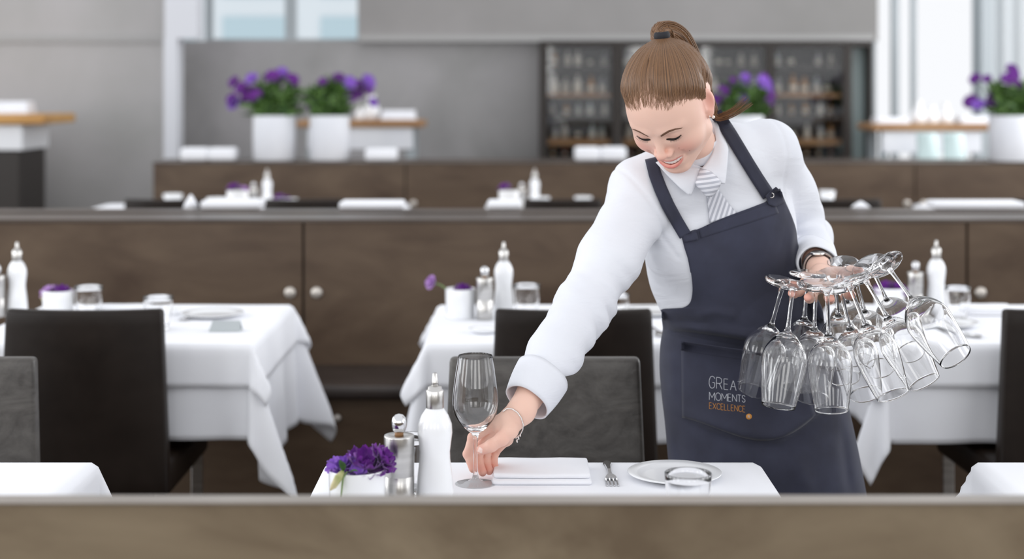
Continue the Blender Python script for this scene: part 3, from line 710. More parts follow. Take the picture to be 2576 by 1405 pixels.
def surf(fn, lo, hi, h, newton=2):
    lo = np.array(lo, float); n = (np.ceil((np.array(hi)-lo)/h/4).astype(int))*4+1
    ax = [(lo[i]+h*np.arange(n[i])).astype(F32) for i in range(3)]
    cn = (n-1)//4
    cax = [(lo[i]+h*4*(np.arange(cn[i])+.5)).astype(F32) for i in range(3)]
    cg = np.stack(np.meshgrid(*cax, indexing='ij'), -1).reshape(-1, 3)
    cv = fn(cg).reshape(cn)
    up = cv.repeat(4, 0).repeat(4, 1).repeat(4, 2)
    up = np.pad(up, ((0, 1),)*3, mode='edge')
    mask = np.abs(up) < 4*h*1.6
    mm = mask.copy()
    for a_ in range(3): mm |= np.roll(mask, 1, a_) | np.roll(mask, -1, a_)
    val = up.copy(); idx = np.argwhere(mm)
    pts = np.stack([ax[i][idx[:, i]] for i in range(3)], -1)
    out = np.empty(len(pts), F32)
    for s in range(0, len(pts), 400000): out[s:s+400000] = fn(pts[s:s+400000])
    val[mm] = out; sgn = val < 0
    cells = np.zeros(n-1, int); acc = np.zeros((*(n-1), 3)); cnt = np.zeros(n-1)
    base = np.indices(n-1).transpose(1, 2, 3, 0)
    offs = [(a, b, c) for a in (0, 1) for b in (0, 1) for c in (0, 1)]
    def sl(o): return val[o[0]:n[0]-1+o[0], o[1]:n[1]-1+o[1], o[2]:n[2]-1+o[2]]
    tot = sum((sl(o) < 0).astype(int) for o in offs); act = (tot > 0) & (tot < 8)
    ai = np.argwhere(act); V8 = {o: sl(o)[act] for o in offs}
    P_ = np.zeros((len(ai), 3)); C = np.zeros(len(ai))
    for o in offs:
        for d in range(3):
            if o[d]: continue
            o2 = tuple(o[i]+(i == d) for i in range(3)); a, b = V8[o], V8[o2]; cr = (a < 0) != (b < 0)
            t = np.where(cr, a/(a-b+1e-20*(a == b)), 0); q = np.tile(np.array(o, float), (len(ai), 1)); q[:, d] += t
            P_ += q*cr[:, None]; C += cr
    verts = lo+(ai+P_/C[:, None])*h
    ids = -np.ones(n-1, int); ids[act] = np.arange(len(ai))
    faces = []
    for d in range(3):
        e, f_ = (d+1) % 3, (d+2) % 3
        s0 = [slice(1, n[i]-1) for i in range(3)]; s0[d] = slice(0, n[d]-1); s1 = list(s0); s1[d] = slice(1, n[d])
        a, b = sgn[tuple(s0)], sgn[tuple(s1)]; cr = np.argwhere(a != b)
        ofs = np.ones(3, int); ofs[d] = 0; g = cr+ofs; sg = a[tuple(cr.T)]
        def idat(de, df):
            q = g.copy(); q[:, e] -= de; q[:, f_] -= df; return ids[tuple(q.T)]
        quad = np.stack([idat(1, 1), idat(0, 1), idat(0, 0), idat(1, 0)], 1)
        quad[~sg] = quad[~sg][:, ::-1]; faces.append(quad)
    faces = np.concatenate(faces); faces = faces[(faces >= 0).all(1)]
    eps = h*.35
    for _ in range(newton):
        v = verts.astype(F32); f0 = fn(v); g = np.stack([fn(v+A3([eps if i == j else 0 for j in range(3)]))-f0 for i in range(3)], -1)/eps
        st = (f0/(np.sum(g*g, -1)+1e-6))[:, None]*g; ln = np.linalg.norm(st, axis=1, keepdims=True)
        verts = verts-st*np.minimum(1, h*.7/(ln+1e-9))
    return verts, faces
def npmesh(name, verts, faces, m, parent=None, attrs=None):
    me = bpy.data.meshes.new(name); me.vertices.add(len(verts)); me.vertices.foreach_set('co', np.asarray(verts, F32).ravel())
    me.loops.add(faces.size); me.loops.foreach_set('vertex_index', faces.ravel().astype(np.int32))
    me.polygons.add(len(faces)); me.polygons.foreach_set('loop_start', np.arange(0, faces.size, 4, dtype=np.int32))
    me.update(calc_edges=True); me.validate(); me.shade_smooth()
    for k, a in (attrs or {}).items():
        at_ = me.attributes.new(k, 'FLOAT', 'POINT'); at_.data.foreach_set('value', np.asarray(a, F32))
    me.materials.append(m); return link(bpy.data.objects.new(name, me), parent)
def bvh_of(o):
    me = o.data; return BVHTree.FromPolygons([o.matrix_world @ v.co for v in me.vertices], [tuple(p.vertices) for p in me.polygons])
def waves(p, seed, freq, n=6, aniso=(1, 1, 1)):
    r = np.random.default_rng(seed); o = 0
    for i in range(n):
        d = r.normal(size=3)*np.array(aniso); d = d/np.linalg.norm(d)*freq*r.uniform(.6, 1.5)
        o = o+np.sin(p @ A3(d)+r.uniform(0, 6.28)+.7*np.sin(p @ A3(r.normal(size=3)*freq*.4)))
    return o/n
ROOT = thing('person', 'waitress in white shirt, grey striped tie and navy apron, setting down a wine glass', 'person', (.47, 2.99, 0))
RP = Vector(ROOT.location)
def pn(x): return np.array(x, float)
PX = lambda px, py, D: pn(P(px, py, D))
# ---- head frame
HRm = np.array([[-.866, -.304, -.397], [.499, -.578, -.646], [-.033, -.757, .652]])
HRm, _r = np.linalg.qr(HRm); HRm = HRm*np.sign(np.diag(_r))
HT = np.array([.2923, 2.7688, 1.3792]); HS = .957
def h2w(p): return (np.asarray(p) @ HRm.T)*HS+HT
def w2h(p): return ((np.asarray(p)-HT)/HS) @ HRm
NECK = w2h(PX(1756, 396, 2.885)); NECK0 = np.array([0, -.022, -.035])
TIE = np.array([0, -.085, .118])
def mouth_z(x): return -.0555+11.5*x*x
def f_cran(p):
    d = s_ell(p, (0, -.014, .046), (.0745, .096, .082))
    return smin(d, s_ell(p, (0, -.045, .0), (.062, .058, .06)), .03)
def f_head(p):
    q = p.copy(); q[:, 0] = np.abs(q[:, 0])
    d = f_cran(q)
    d = smin(d, s_ell(q, (0, .028, .010), (.0705, .060, .076)), .02)          # face mass
    d = smin(d, s_ell(q, (.034, .024, -.018), (.031, .042, .044)), .018)
    d = smin(d, s_cone(q, (.046, .006, -.050), (.014, .064, -.081), .0205, .0155), .024)   # jaw
    d = smin(d, s_ell(q, (0, .072, -.082), (.017, .014, .013)), .012)          # chin
    d = smin(d, s_ell(q, (0, .045, -.045), (.040, .040, .035)), .02)           # muzzle
    d = smin(d, s_ell(q, (0, .071, -.054), (.026, .0165, .020)), .012)
    d = smin(d, s_ell(q, (.0425, .050, -.020), (.0245, .0250, .0240)), .016)       # smiling cheek
    d = smin(d, s_cone(q, (.014, .079, .033), (.045, .062, .034), .007, .006), .012)     # brow ridge
    e = s_ell(q, (.031, .094, .018), (.018, .016, .0105)); d = smax(d, -e, .012)  # eye socket
    d = smin(d, s_ell(q, (.031, .0680, .0165), (.0155, .0125, .0115)), .004)    # lid over eyeball
    d = smin(d, s_cone(q, (.021, .0775, .0045), (.043, .0705, .0065), .0034, .0026), .004)   # lower lid pad
    n_ = s_cone(q, (0, .080, .020), (0, .0985, -.0145), .0066, .0080)
    n_ = smin(n_, s_ell(q, (0, .0990, -.0170), (.0094, .0082, .0076)), .005)
    n_ = smin(n_, s_ell(q, (.0122, .0895, -.0205), (.0070, .0090, .0062)), .005)
    d = smin(d, n_, .0075)
    d = smax(d, -s_ell(q, (.0062, .0935, -.0265), (.0030, .005, .0028)), .003)    # nostril
    # smile crease
    d = d+.0022*np.exp(-((np.linalg.norm((q[:, [0, 2]]-A3([.024, -.030]))*A3([1, .55]), axis=1)-.0105)/.0035)**2)*(q[:, 1] > .045)*(q[:, 0] > .018)*(q[:, 2] < -.022)
    xs = np.linspace(0, .0300, 7)
    up = [(x, .0868-16*x*x, mouth_z(x)+.0100*(1-(x/.0300)**2)**.5+.0005) for x in xs]; lw = [(x, .0880-16*x*x, mouth_z(x)-.0066*(1-(x/.0300)**2)**.5-.0005) for x in xs]
    ru = [.0020*(1-.5*(x/.0300)**2) for x in xs]; rl = [.0037*(1-.6*(x/.0300)**2) for x in xs]
    cav = s_ell(np.stack([q[:, 0], q[:, 1], q[:, 2]-mouth_z(q[:, 0])], 1), (0, .086, .0012), (.0288, .026, .0080))
    d = smax(d, -cav, .003)
    d = smin(d, chain(q, up, ru, .002), .0028); d = smin(d, chain(q, lw, rl, .002), .0028)
    # ear
    E_ = q-A3([.0735, -.012, .006]); c_, s_ = math.cos(.45), math.sin(.45)
    E_ = E_/1.08; E2 = np.stack([E_[:, 0]*c_+E_[:, 1]*s_, -E_[:, 0]*s_+E_[:, 1]*c_, E_[:, 2]], 1)
    ear = s_ell(E2, (0, 0, .004), (.0055, .0165, .028)); ear = smin(ear, s_ell(E2, (0, .006, -.022), (.005, .008, .010)), .008)
    ear = smax(ear, -s_ell(E2, (.0065, .001, .006), (.0050, .0105, .019)), .003)
    ear = smin(ear, s_ell(E2, (.001, .0135, -.006), (.0045, .004, .007)), .003)
    d = smin(d, ear, .004)
    # neck
    d = smin(d, s_cone(p, NECK0, NECK, .045, .046), .020)
    return d
hv, hf = surf(f_head, (-.105, -.16, -.20), (.125, .13, .15), .0019)
# pigments
hx, hy, hz = np.abs(hv[:, 0]), hv[:, 1], hv[:, 2]
def gauss(v, c, s): return np.exp(-np.sum(((v-np.array(c))/np.array(s))**2, -1))
hm = hv.copy(); hm[:, 0] = hx
blush = .75*gauss(hm, (.040, .074, -.018), (.022, .03, .018))+.8*gauss(hm, (0, .11, -.022), (.014, .02, .012))+.9*gauss(hm, (.080, -.012, .008), (.014, .03, .035))+.35*gauss(hm, (0, .08, -.09), (.02, .03, .015))
s_in = np.clip(hx/.0300, 0, 1); zz = mouth_z(hx); top = zz+.0100*np.sqrt(1-s_in**2); bot = zz-.0066*np.sqrt(1-s_in**2)
lipu = np.exp(-(np.abs(hz-top-.0002)/(.0027*(1-.5*s_in**2)))**4); lipl = np.exp(-(np.abs(hz-bot)/(.0040*(1-.6*s_in**2)))**4)
lip = np.maximum(lipu, lipl)*(1-sstep(s_in, .86, 1.0))*(hx < .0315)*(hy > .056)*(hv[:, 2] < -.03)
cavm = ((hx/.0275)**2+((hz-zz)/.0064)**2 < 1) & (hy > .05) & (hy < .0825-14*hx**2)
lid = np.exp(-(np.linalg.norm((hm-np.array([.031, .079, .0165]))/np.array([.016, .02, .0075]), axis=1))**4)
LH = len(hv)
hands = []
# ---- right hand pinching the stem
def hand_fn(wr, palm, fingers, fr, pr=.0135, forearm=None, k=.006):
    def fn(p):
        d = s_cone(p, forearm, wr, .0255, .0225) if forearm is not None else None
        e = s_cone(p, wr, palm, .0215, .0185); d = smin(d, e, .012)
        for i, f_ in enumerate(fingers):
            e = s_cone(p, wr*.45+palm*.55, f_[0], .0165, fr[i][0]+.0015); d = smin(d, e, .008)
        for i in range(len(fingers)-2):
            d = smin(d, s_cone(p, fingers[i][0], fingers[i+1][0], fr[i][0]+.001, fr[i+1][0]+.001), .006)
        fd = None
        for i, f_ in enumerate(fingers):
            e = chain(p, f_, fr[i], .002)
            # knuckle swell
            for j in (1, 2): e = smin(e, s_ell(p, f_[j], (fr[i][j]*1.07,)*3), .003)
            fd = e if fd is None else np.minimum(fd, e)
        return smin(d, fd, k)
    return fn
wrR = PX(1312, 1032, 2.555); foreR = PX(1349, 958, 2.612); palmR = PX(1268, 1072, 2.562)
FR = [[PX(1243, 1064, 2.572), PX(1190, 1100, 2.588), PX(1177, 1141, 2.583), PX(1190, 1178, 2.574)],
      [PX(1250, 1078, 2.586), PX(1207, 1120, 2.607), PX(1203, 1158, 2.598), PX(1214, 1187, 2.582)],
      [PX(1262, 1092, 2.598), PX(1226, 1128, 2.615), PX(1222, 1160, 2.607), PX(1231, 1184, 2.594)],
      [PX(1275, 1104, 2.606), PX(1246, 1136, 2.620), PX(1241, 1160, 2.613), PX(1247, 1178, 2.604)],
      [PX(1283, 1082, 2.541), PX(1262, 1103, 2.533), PX(1236, 1120, 2.533), PX(1211, 1131, 2.539)]]
fr = [[.0095, .0088, .0080, .0070], [.0095, .0088, .0080, .0070], [.0090, .0083, .0076, .0067], [.0085, .0072, .0066, .0060], [.0125, .0112, .0100, .0086]]
fnR = hand_fn(wrR, palmR, FR, fr, forearm=foreR)
allp = np.array([wrR, foreR, palmR]+[q for f_ in FR for q in f_]); lo, hi = allp.min(0)-.035, allp.max(0)+.035
hands.append(surf(fnR, lo, hi, .0013))
wrL = PX(2062, 676, 2.86); foreL = PX(2052, 655, 2.93); palmL = PX(2068, 706, 2.795)
FL = [[PX(2028, 712, 2.775), PX(2010, 732, 2.735), PX(1998, 737, 2.705), PX(1992, 737, 2.675)],
      [PX(2055, 722, 2.768), PX(2042, 745, 2.722), PX(2036, 750, 2.685), PX(2032, 747, 2.655)],
      [PX(2082, 722, 2.768), PX(2085, 747, 2.722), PX(2088, 753, 2.685), PX(2090, 750, 2.655)],
      [PX(2105, 715, 2.775), PX(2125, 737, 2.738), PX(2136, 743, 2.71), PX(2145, 741, 2.685)],
      [PX(2095, 690, 2.83), PX(2120, 690, 2.80), PX(2145, 690, 2.775), PX(2165, 688, 2.755)]]
fnL = hand_fn(wrL, palmL, FL, fr, forearm=foreL)
allp = np.array([wrL, foreL, palmL]+[q for f_ in FL for q in f_]); lo, hi = allp.min(0)-.035, allp.max(0)+.035
hands.append(surf(fnL, lo, hi, .0014))
# ---- joints of the body
J = dict(rs=PX(1612, 505, 2.865), re=PX(1470, 765, 2.75), rw=PX(1332, 1000, 2.585), ls=PX(1928, 382, 2.95), le=PX(2018, 600, 3.10), lw=PX(2056, 662, 2.90),
         nb=PX(1775, 395, 2.90), ch=PX(1806, 570, 2.95), rb=PX(1826, 690, 2.975), wa=PX(1864, 800, 3.0), hp=PX(1890, 930, 3.02))
rl = math.radians(14); RY = np.array([[math.cos(rl), 0, -math.sin(rl)], [0, 1, 0], [math.sin(rl), 0, math.cos(rl)]])
def f_torso(p, o=0.0):
    d = s_ell(p, J['ch'], (.148+o, .092+o, .135+o), RY)
    d = smin(d, s_ell(p, J['rb'], (.146+o, .092+o, .12+o)), .05)
    d = smin(d, s_ell(p, J['wa'], (.137+o, .098+o, .085+o)), .05)
    d = smin(d, s_ell(p, J['hp'], (.155+o, .11+o, .10+o)), .05)
    d = smin(d, s_cone(p, J['rs'], J['ls'], .056+o, .060+o), .05)
    d = smin(d, s_cone(p, J['nb'], J['rs']*.3+J['nb']*.7, .045+o, .050+o), .05); d = smin(d, s_cone(p, J['nb'], J['ls']*.35+J['nb']*.65, .045+o, .052+o), .05)
    d = smin(d, s_cone(p, J['nb']*.75+J['rs']*.25, PX(1606, 462, 2.885), .048+o, .050+o), .03)
    d = smin(d, s_ell(p, PX(1728, 622, 2.90), (.062+o, .055+o, .062+o)), .04); d = smin(d, s_ell(p, PX(1885, 590, 2.915), (.062+o, .055+o, .062+o)), .04)
    return d
def f_core(p):
    d = f_torso(p, -.014)
    d = smin(d, chain(p, [J['rs'], J['re'], J['rw']], [.045, .036, .024]), .03)
    d = smin(d, chain(p, [J['ls'], J['le'], J['lw']], [.045, .036, .024]), .03)
    for sx in (-1, 1):
        hipj = np.array([J['hp'][0]+sx*.075, 3.03, .86])
        d = smin(d, chain(p, [hipj, (J['hp'][0]+sx*.085, 3.01, .48), (J['hp'][0]+sx*.088, 3.05, .07)], [.078, .052, .034]), .03)
        d = smin(d, s_cone(p, (J['hp'][0]+sx*.088, 3.04, .05), (J['hp'][0]+sx*.10, 2.90, .035), .034, .026), .02)
    return d
cv_, cf_ = surf(f_core, (-.03, 2.55, .0), (.78, 3.20, 1.36), .012)
skin = mat('light_skin', (240, 205, 186), .48, spec=.4, sss=.06)
nt, N, K, b = nodes(skin)
def attr(nm): a = N.new('ShaderNodeAttribute'); a.attribute_name = nm; return a
base = None
mixes = [('blush', (228, 154, 138)), ('lid', (196, 140, 120)), ('lip', (212, 112, 106)), ('mouth', (80, 24, 22))]
rgb = N.new('ShaderNodeRGB'); rgb.outputs[0].default_value = (*lin((236, 196, 178)), 1); base = rgb.outputs[0]
for nm, c in mixes:
    mx = N.new('ShaderNodeMixRGB'); a = attr(nm); K.new(a.outputs['Fac'], mx.inputs[0]); K.new(base, mx.inputs[1]); mx.inputs[2].default_value = (*lin(c), 1); base = mx.outputs[0]
K.new(base, b.inputs['Base Color'])
nz = N.new('ShaderNodeTexNoise'); nz.inputs['Scale'].default_value = 700; bp = N.new('ShaderNodeBump'); bp.inputs['Strength'].default_value = .08; bp.inputs['Distance'].default_value = .0004
K.new(nz.outputs[0], bp.inputs['Height']); K.new(bp.outputs[0], b.inputs['Normal'])
hw = h2w(hv)
allv = [hw]; allf = [hf]; ofs = len(hw); extra = []
for v_, f_ in hands:
    allv.append(v_); allf.append(f_+ofs); ofs += len(v_)
nh = sum(len(v_) for v_, _ in hands)
hvw = np.concatenate([v_ for v_, _ in hands])
tips = [f_[-1] for f_ in FR]+[f_[-1] for f_ in FL]; kn = [f_[1] for f_ in FR]+[f_[2] for f_ in FR]
hb = np.zeros(nh)
for t_ in tips: hb = np.maximum(hb, .75*np.exp(-np.sum((hvw-t_)**2, 1)/.016**2))
for t_ in kn: hb = np.maximum(hb, .5*np.exp(-np.sum((hvw-t_)**2, 1)/.013**2))
allv.append(cv_); allf.append(cf_+ofs)
z0 = np.zeros(nh+len(cv_))
at_ = dict(blush=np.concatenate([np.clip(blush, 0, 1)*.8, hb, np.zeros(len(cv_))]), lid=np.concatenate([lid*.35, z0]), lip=np.concatenate([np.clip(lip, 0, 1)*.85, z0]), mouth=np.concatenate([cavm*1.0, z0]))
body = npmesh('body', np.concatenate(allv)-np.array(RP), np.concatenate(allf), skin, ROOT, at_)
HB = BVHTree.FromPolygons([Vector(v) for v in hv], [tuple(map(int, q)) for q in hf])
def face_pt(x, z, off=.0005, y0=.16):
    h = HB.ray_cast(Vector((x, y0, z)), Vector((0, -1, 0)))
    return (h[0]+Vector((0, off, 0))) if h[0] else Vector((x, .06, z))
def head_part(name, V, Fc, m): return mk(name, [Vector(h2w(np.array(v)))-RP for v in V], Fc, m, body, True)
M['brow'] = mat('brown_brow', (112, 80, 62), .8); M['lash'] = mat('dark_lash', (38, 26, 22), .7); M['tooth'] = mat('tooth_enamel', (246, 243, 238), .2, spec=.5)
for s in (1, -1):
    rnd = random.Random(3)
    pts = [(.0130, .0300), (.020, .0335), (.030, .0368), (.041, .0360), (.0520, .0305)]
    mb = MB()
    V, Fc = [], []
    nb_ = 26
    def bz(t_):
        i = min(int(t_*4), 3); u = t_*4-i; a_, c_ = pts[i], pts[i+1]; return a_[0]+(c_[0]-a_[0])*u, a_[1]+(c_[1]-a_[1])*u
    for i in range(nb_+1):
        t_ = i/nb_; x, z = bz(t_); ww = .0029*(1-t_)**.6*(.55+.45*min(1, t_*6))+.0004
        V += [face_pt(s*x, z-ww, .0006), face_pt(s*x, z, .0010), face_pt(s*x, z+ww, .0006)]
        if i: q = 3*(i-1); Fc += [(q, q+1, q+4, q+3), (q+1, q+2, q+5, q+4)]
    head_part('eyebrow', V, Fc, M['brow'])
    mb = MB(); lp = []; lq = []
    for i in range(15):
        t_ = i/14; x = .0165+.0290*t_; z = .0140-.0062*math.sin(PI*(t_*.92+.04))+.003*t_
        lp.append(face_pt(s*x, z, .0007)); hgt = .0050*math.sin(PI*(t_*.86+.10))**.8
        lq.append((x, z, hgt))
    EV, EF = [], []
    for i, (x, z, hg) in enumerate(lq):
        for k in range(5): EV.append(face_pt(s*x, z+hg*.75-hg*k/4, .0005))
        if i:
            for k in range(4): q = 5*(i-1)+k; EF.append((q, q+1, q+6, q+5))
    head_part('eye_slit_shadow', EV, EF, M['lash'])  # dark crescent: eye opening with the lash shadow coloured in
    mb.add(tube_data(lp, [(.0005+.0011*math.sin(PI*min(1, i/14*.9+.1))) for i in range(15)], 6))
    for i in range(3, 15):
        for k in range(2):
            t_ = (i+k*.5)/15; a_ = lp[min(i, 14)]; d = Vector((s*(.25+t_*.9)*.0032, .0052, -.0036+.0028*t_))
            mb.add(tube_data([a_, a_+d*.6, a_+d+Vector((0, 0, .0010))], [.00028, .0002, .00006], 4))
    head_part('eyelashes', mb.v, mb.f, M['lash'])
# teeth
TV, TF_ = [], []; nx_ = 80
for i in range(nx_+1):
    x = -.0262+.0524*i/nx_; k = x/.0068; fr_ = abs(k-math.floor(k)-.0)*1; fr_ = min(k-math.floor(k), 1-(k-math.floor(k)))*2; gz = (1-min(1, fr_*3.2))
    y = .0868-15.5*x*x-.0006*gz; zc_ = mouth_z(abs(x)); zb_ = zc_-.0040+.0011*gz+.0014*abs(x)/.026
    for j in range(7):
        t_ = j/6; TV.append((x, y-.0030*(1-t_)**3-.0008*t_, zb_+(zc_+.0115-zb_)*t_))
    if i:
        for j in range(6): q = 7*(i-1)+j; TF_.append((q, q+7, q+8, q+1))
th_ = head_part('teeth', TV, TF_, M['tooth']); m_ = th_.modifiers.new('s', 'SOLIDIFY'); m_.thickness = .0012; m_.offset = 0
# moles
mo = MB()
for x, z in ((-.046, -.031), (-.031, -.016)):
    c = face_pt(x, z, .0002); v, f_ = lathe_data([(0, -.0008), (.0009, 0), (0, .0006)], 10); mo.add(([Vector((p[0]+c.x, p[2]+c.y, p[1]+c.z)) for p in v], f_))
head_part('mole', mo.v, mo.f, M['brow'])
# fingernails
M['nail'] = mat('fingernail', (246, 214, 204), .2, spec=.6)
def nail(f_, r, nrm, L=.0105):
    a_, t_ = Vector(f_[2]), Vector(f_[3]); d = (t_-a_).normalized(); n_ = (Vector(nrm)-d*Vector(nrm).dot(d)).normalized(); s = d.cross(n_); V, Fc = [], []
    for j in range(6):
        u = j/5
        for i in range(7):
            q = (i/6-.5)*1.5; w_ = r*.98*(math.sin(PI*(.22+.66*u)))**.5
            V.append(t_-d*(L*.62)+d*L*u+s*math.sin(q)*w_+n_*(math.cos(q)*r*1.02+.0003)-n_*(.0016*max(0, u-.5)**2*4)-RP)
    for j in range(5):
        for i in range(6): q = j*7+i; Fc.append((q, q+1, q+8, q+7))
    o = mk('fingernail', V, Fc, M['nail'], body, True); m_ = o.modifiers.new('s', 'SOLIDIFY'); m_.thickness = .0005; return o
nail(FR[4], .0086, (-.1, -1, .25), .012)
nail(FR[0], .0070, (-.9, .2, -.1)); nail(FR[1], .0070, (-.2, .9, .2)); nail(FR[2], .0067, (.9, .1, -.2))
# ---- hair
AX = TIE-np.array([0, 0, .02]); AX /= np.linalg.norm(AX)
U1 = np.cross(AX, [1., 0, 0]); U1 /= np.linalg.norm(U1); U2 = np.cross(AX, U1)
def ang(p): q = p-A3([0, -.015, .03]); return np.arctan2(q @ A3(U2), q @ A3(U1))
def strands(a, seed=1):
    r = np.random.default_rng(seed); o = 0
    for fq in (37, 61, 83, 120, 157): o = o+np.sin(a*fq+r.uniform(0, 6.28)+.8*np.sin(a*7+r.uniform(0, 6)))
    return o/5
HP_ = np.array([0, .5, .9, 1.2, 1.38, 1.5, 1.75, 2.0, 2.3, 3.2]); HZ_ = np.array([.100, .074, .056, .034, .010, -.004, .030, .012, -.045, -.078])
def f_hair(p):
    ph = np.arctan2(np.abs(p[:, 0]), p[:, 1]+.015); zh = np.interp(ph, HP_, HZ_)
    a = ang(p); g = p[:, 2]-zh+.0015*np.sin(a*31+1)
    th = -.0035+.0115*sstep(g, -.016, .060)
    d = smin(f_cran(p), s_ell(p, (0, .028, .010), (.066, .060, .075)), .02)-th
    dt_ = np.linalg.norm(p-A3(TIE), axis=1)
    d = smin(d, s_cone(p, TIE-AX*.040, TIE-AX*.004, .036, .0120), .010)
    return d+.0010*strands(a)*np.clip(dt_/.03, .2, 1)
rv, rf = surf(f_hair, (-.10, -.13, -.10), (.10, .10, .16), .0018)
hair_m = mat('light_brown_hair', (150, 110, 80), .42, spec=.5)
nt, N, K, b = nodes(hair_m)
a_ = attr('strand'); nz = N.new('ShaderNodeTexNoise'); nz.noise_dimensions = '1D'; nz.inputs['Scale'].default_value = 34; nz.inputs['Detail'].default_value = 6; nz.inputs['Roughness'].default_value = .75
K.new(a_.outputs['Fac'], nz.inputs['W']); cr = N.new('ShaderNodeValToRGB'); e = cr.color_ramp.elements
e[0].position = .33; e[1].position = .68; e[0].color = (*lin((66, 45, 31)), 1); e[1].color = (*lin((150, 111, 77)), 1)
K.new(nz.outputs[0], cr.inputs[0])
ed = attr('edge'); n3 = N.new('ShaderNodeTexNoise'); n3.noise_dimensions = '1D'; n3.inputs['Scale'].default_value = 110; n3.inputs['Detail'].default_value = 5; K.new(a_.outputs['Fac'], n3.inputs['W'])
ma = N.new('ShaderNodeMath'); ma.operation = 'SUBTRACT'; K.new(n3.outputs[0], ma.inputs[0]); ma.inputs[1].default_value = .5
mb_ = N.new('ShaderNodeMath'); mb_.operation = 'MULTIPLY_ADD'; K.new(ma.outputs[0], mb_.inputs[0]); mb_.inputs[1].default_value = .9; K.new(ed.outputs['Fac'], mb_.inputs[2])
mc = N.new('ShaderNodeMapRange'); mc.interpolation_type = 'SMOOTHSTEP'; mc.inputs[1].default_value = .10; mc.inputs[2].default_value = .95; K.new(mb_.outputs[0], mc.inputs[0])
mx = N.new('ShaderNodeMixRGB'); K.new(mc.outputs[0], mx.inputs[0]); K.new(cr.outputs[0], mx.inputs[1]); mx.inputs[2].default_value = (*lin((206, 164, 142)), 1); K.new(mx.outputs[0], b.inputs['Base Color'])
bp = N.new('ShaderNodeBump'); bp.inputs['Strength'].default_value = .6; bp.inputs['Distance'].default_value = .0012
n2 = N.new('ShaderNodeTexNoise'); n2.noise_dimensions = '1D'; n2.inputs['Scale'].default_value = 60; n2.inputs['Detail'].default_value = 5; K.new(a_.outputs['Fac'], n2.inputs['W']); K.new(n2.outputs[0], bp.inputs['Height']); K.new(bp.outputs[0], b.inputs['Normal'])
rph = np.arctan2(np.abs(rv[:, 0]), rv[:, 1]+.015); redge = 1-sstep(rv[:, 2]-np.interp(rph, HP_, HZ_), -.004, .036); redge *= (np.abs(rph) < 1.7)
rg_ = rv[:, 2]-np.interp(rph, HP_, HZ_); keep_ = (rg_[rf] > -.017).all(1) | (np.abs(rph)[rf] > 1.6).all(1); rf = rf[keep_]
hair = npmesh('hair', h2w(rv)-np.array(RP), rf, hair_m, ROOT, {'strand': ang(rv.astype(F32)), 'edge': redge})
# short fine hairs feathering the hairline
rg = np.random.default_rng(4); n_ = 900
ph_ = rg.uniform(-1.9, 1.9, n_); zr = np.interp(np.abs(ph_), HP_, HZ_)+rg.uniform(.003, .034, n_)
def f_all(p):
    q = p.copy(); q[:, 0] = np.abs(q[:, 0])
    return np.minimum(np.minimum(f_hair(p), smin(f_cran(p), s_ell(p, (0, .028, .010), (.066, .060, .075)), .02)), 9)
pp = np.stack([np.sin(ph_)*.085, np.cos(ph_)*.105-.015, zr], 1).astype(F32)
def proj_all(p, off=0):
    p = p.astype(F32)
    for _ in range(5):
        f0 = f_all(p); g = np.stack([f_all(p+A3([1e-3 if i == j else 0 for j in range(3)]))-f0 for i in range(3)], -1)/1e-3
        p = p-((f0-off)/(np.sum(g*g, -1)+1e-6))[:, None]*g
    return p
pp = proj_all(pp); seq = [pp]
ln_ = rg.uniform(.018, .045, n_)[:, None]/6; jit = rg.normal(size=(n_, 3))*.13
for k in range(6):
    d = A3(TIE)-seq[-1]; d = d/np.linalg.norm(d, axis=1, keepdims=True)+jit*(1-k/6); seq.append(proj_all(seq[-1]+d*ln_, .0002+.0006*math.sin(k/6*PI)))
W_ = [h2w(q)-np.array(RP) for q in seq]; hl_ = MB(); sa0 = []
for i in range(n_):
    c = [Vector(w_[i]) for w_ in W_]; m0 = len(hl_.v); hl_.add(tube_data(c, [.0001, .00018, .00026, .0003, .0003, .00026, .00016], 3, False)); sa0 += [i*.37]*(len(hl_.v)-m0)
fine_m = mat('fine_blond_hair', (148, 114, 88), .6)
ho = mk('hairline', hl_.v, hl_.f, fine_m, hair, True); x_ = ho.data.attributes.new('strand', 'FLOAT', 'POINT'); x_.data.foreach_set('value', np.array(sa0, F32))
# ponytail: bundle of strands
rnd = random.Random(11)
TW = h2w(TIE); tD = TW[1]
axw = HRm @ AX
path = [TW-axw*.002+np.array([0, .002, 0]), PX(1667, 88, tD+.026), PX(1690, 84, tD+.040), PX(1718, 101, tD+.056), PX(1744, 150, tD+.082), PX(1768, 213, tD+.105), PX(1789, 268, tD+.115), PX(1806, 294, tD+.115), PX(1845, 282, tD+.105), PX(1886, 250, tD+.10)]
prad = [.010, .0245, .021, .017, .0155, .014, .010, .0075, .009, .013]
def cat(pts, t_):
    n_ = len(pts)-1; i = min(int(t_*n_), n_-1); u = t_*n_-i; g = lambda k: np.array(pts[max(0, min(n_, k))], float)
    p0, p1, p2, p3 = g(i-1), g(i), g(i+1), g(i+2)
    return .5*((2*p1)+(-p0+p2)*u+(2*p0-5*p1+4*p2-p3)*u*u+(-p0+3*p1-3*p2+p3)*u**3)
mb = MB(); sa = []
def core_tube():
    pts = [Vector(cat(path, i/60*.74))-RP for i in range(61)]; rr = [float(np.interp(i/60*.74*9, range(10), prad))*.92 for i in range(61)]
    return tube_data(pts, rr, 20)
v_, f_ = core_tube(); mb.add((v_, f_)); sa += [((i % 20)/20*6.28) for i in range(len(v_))]
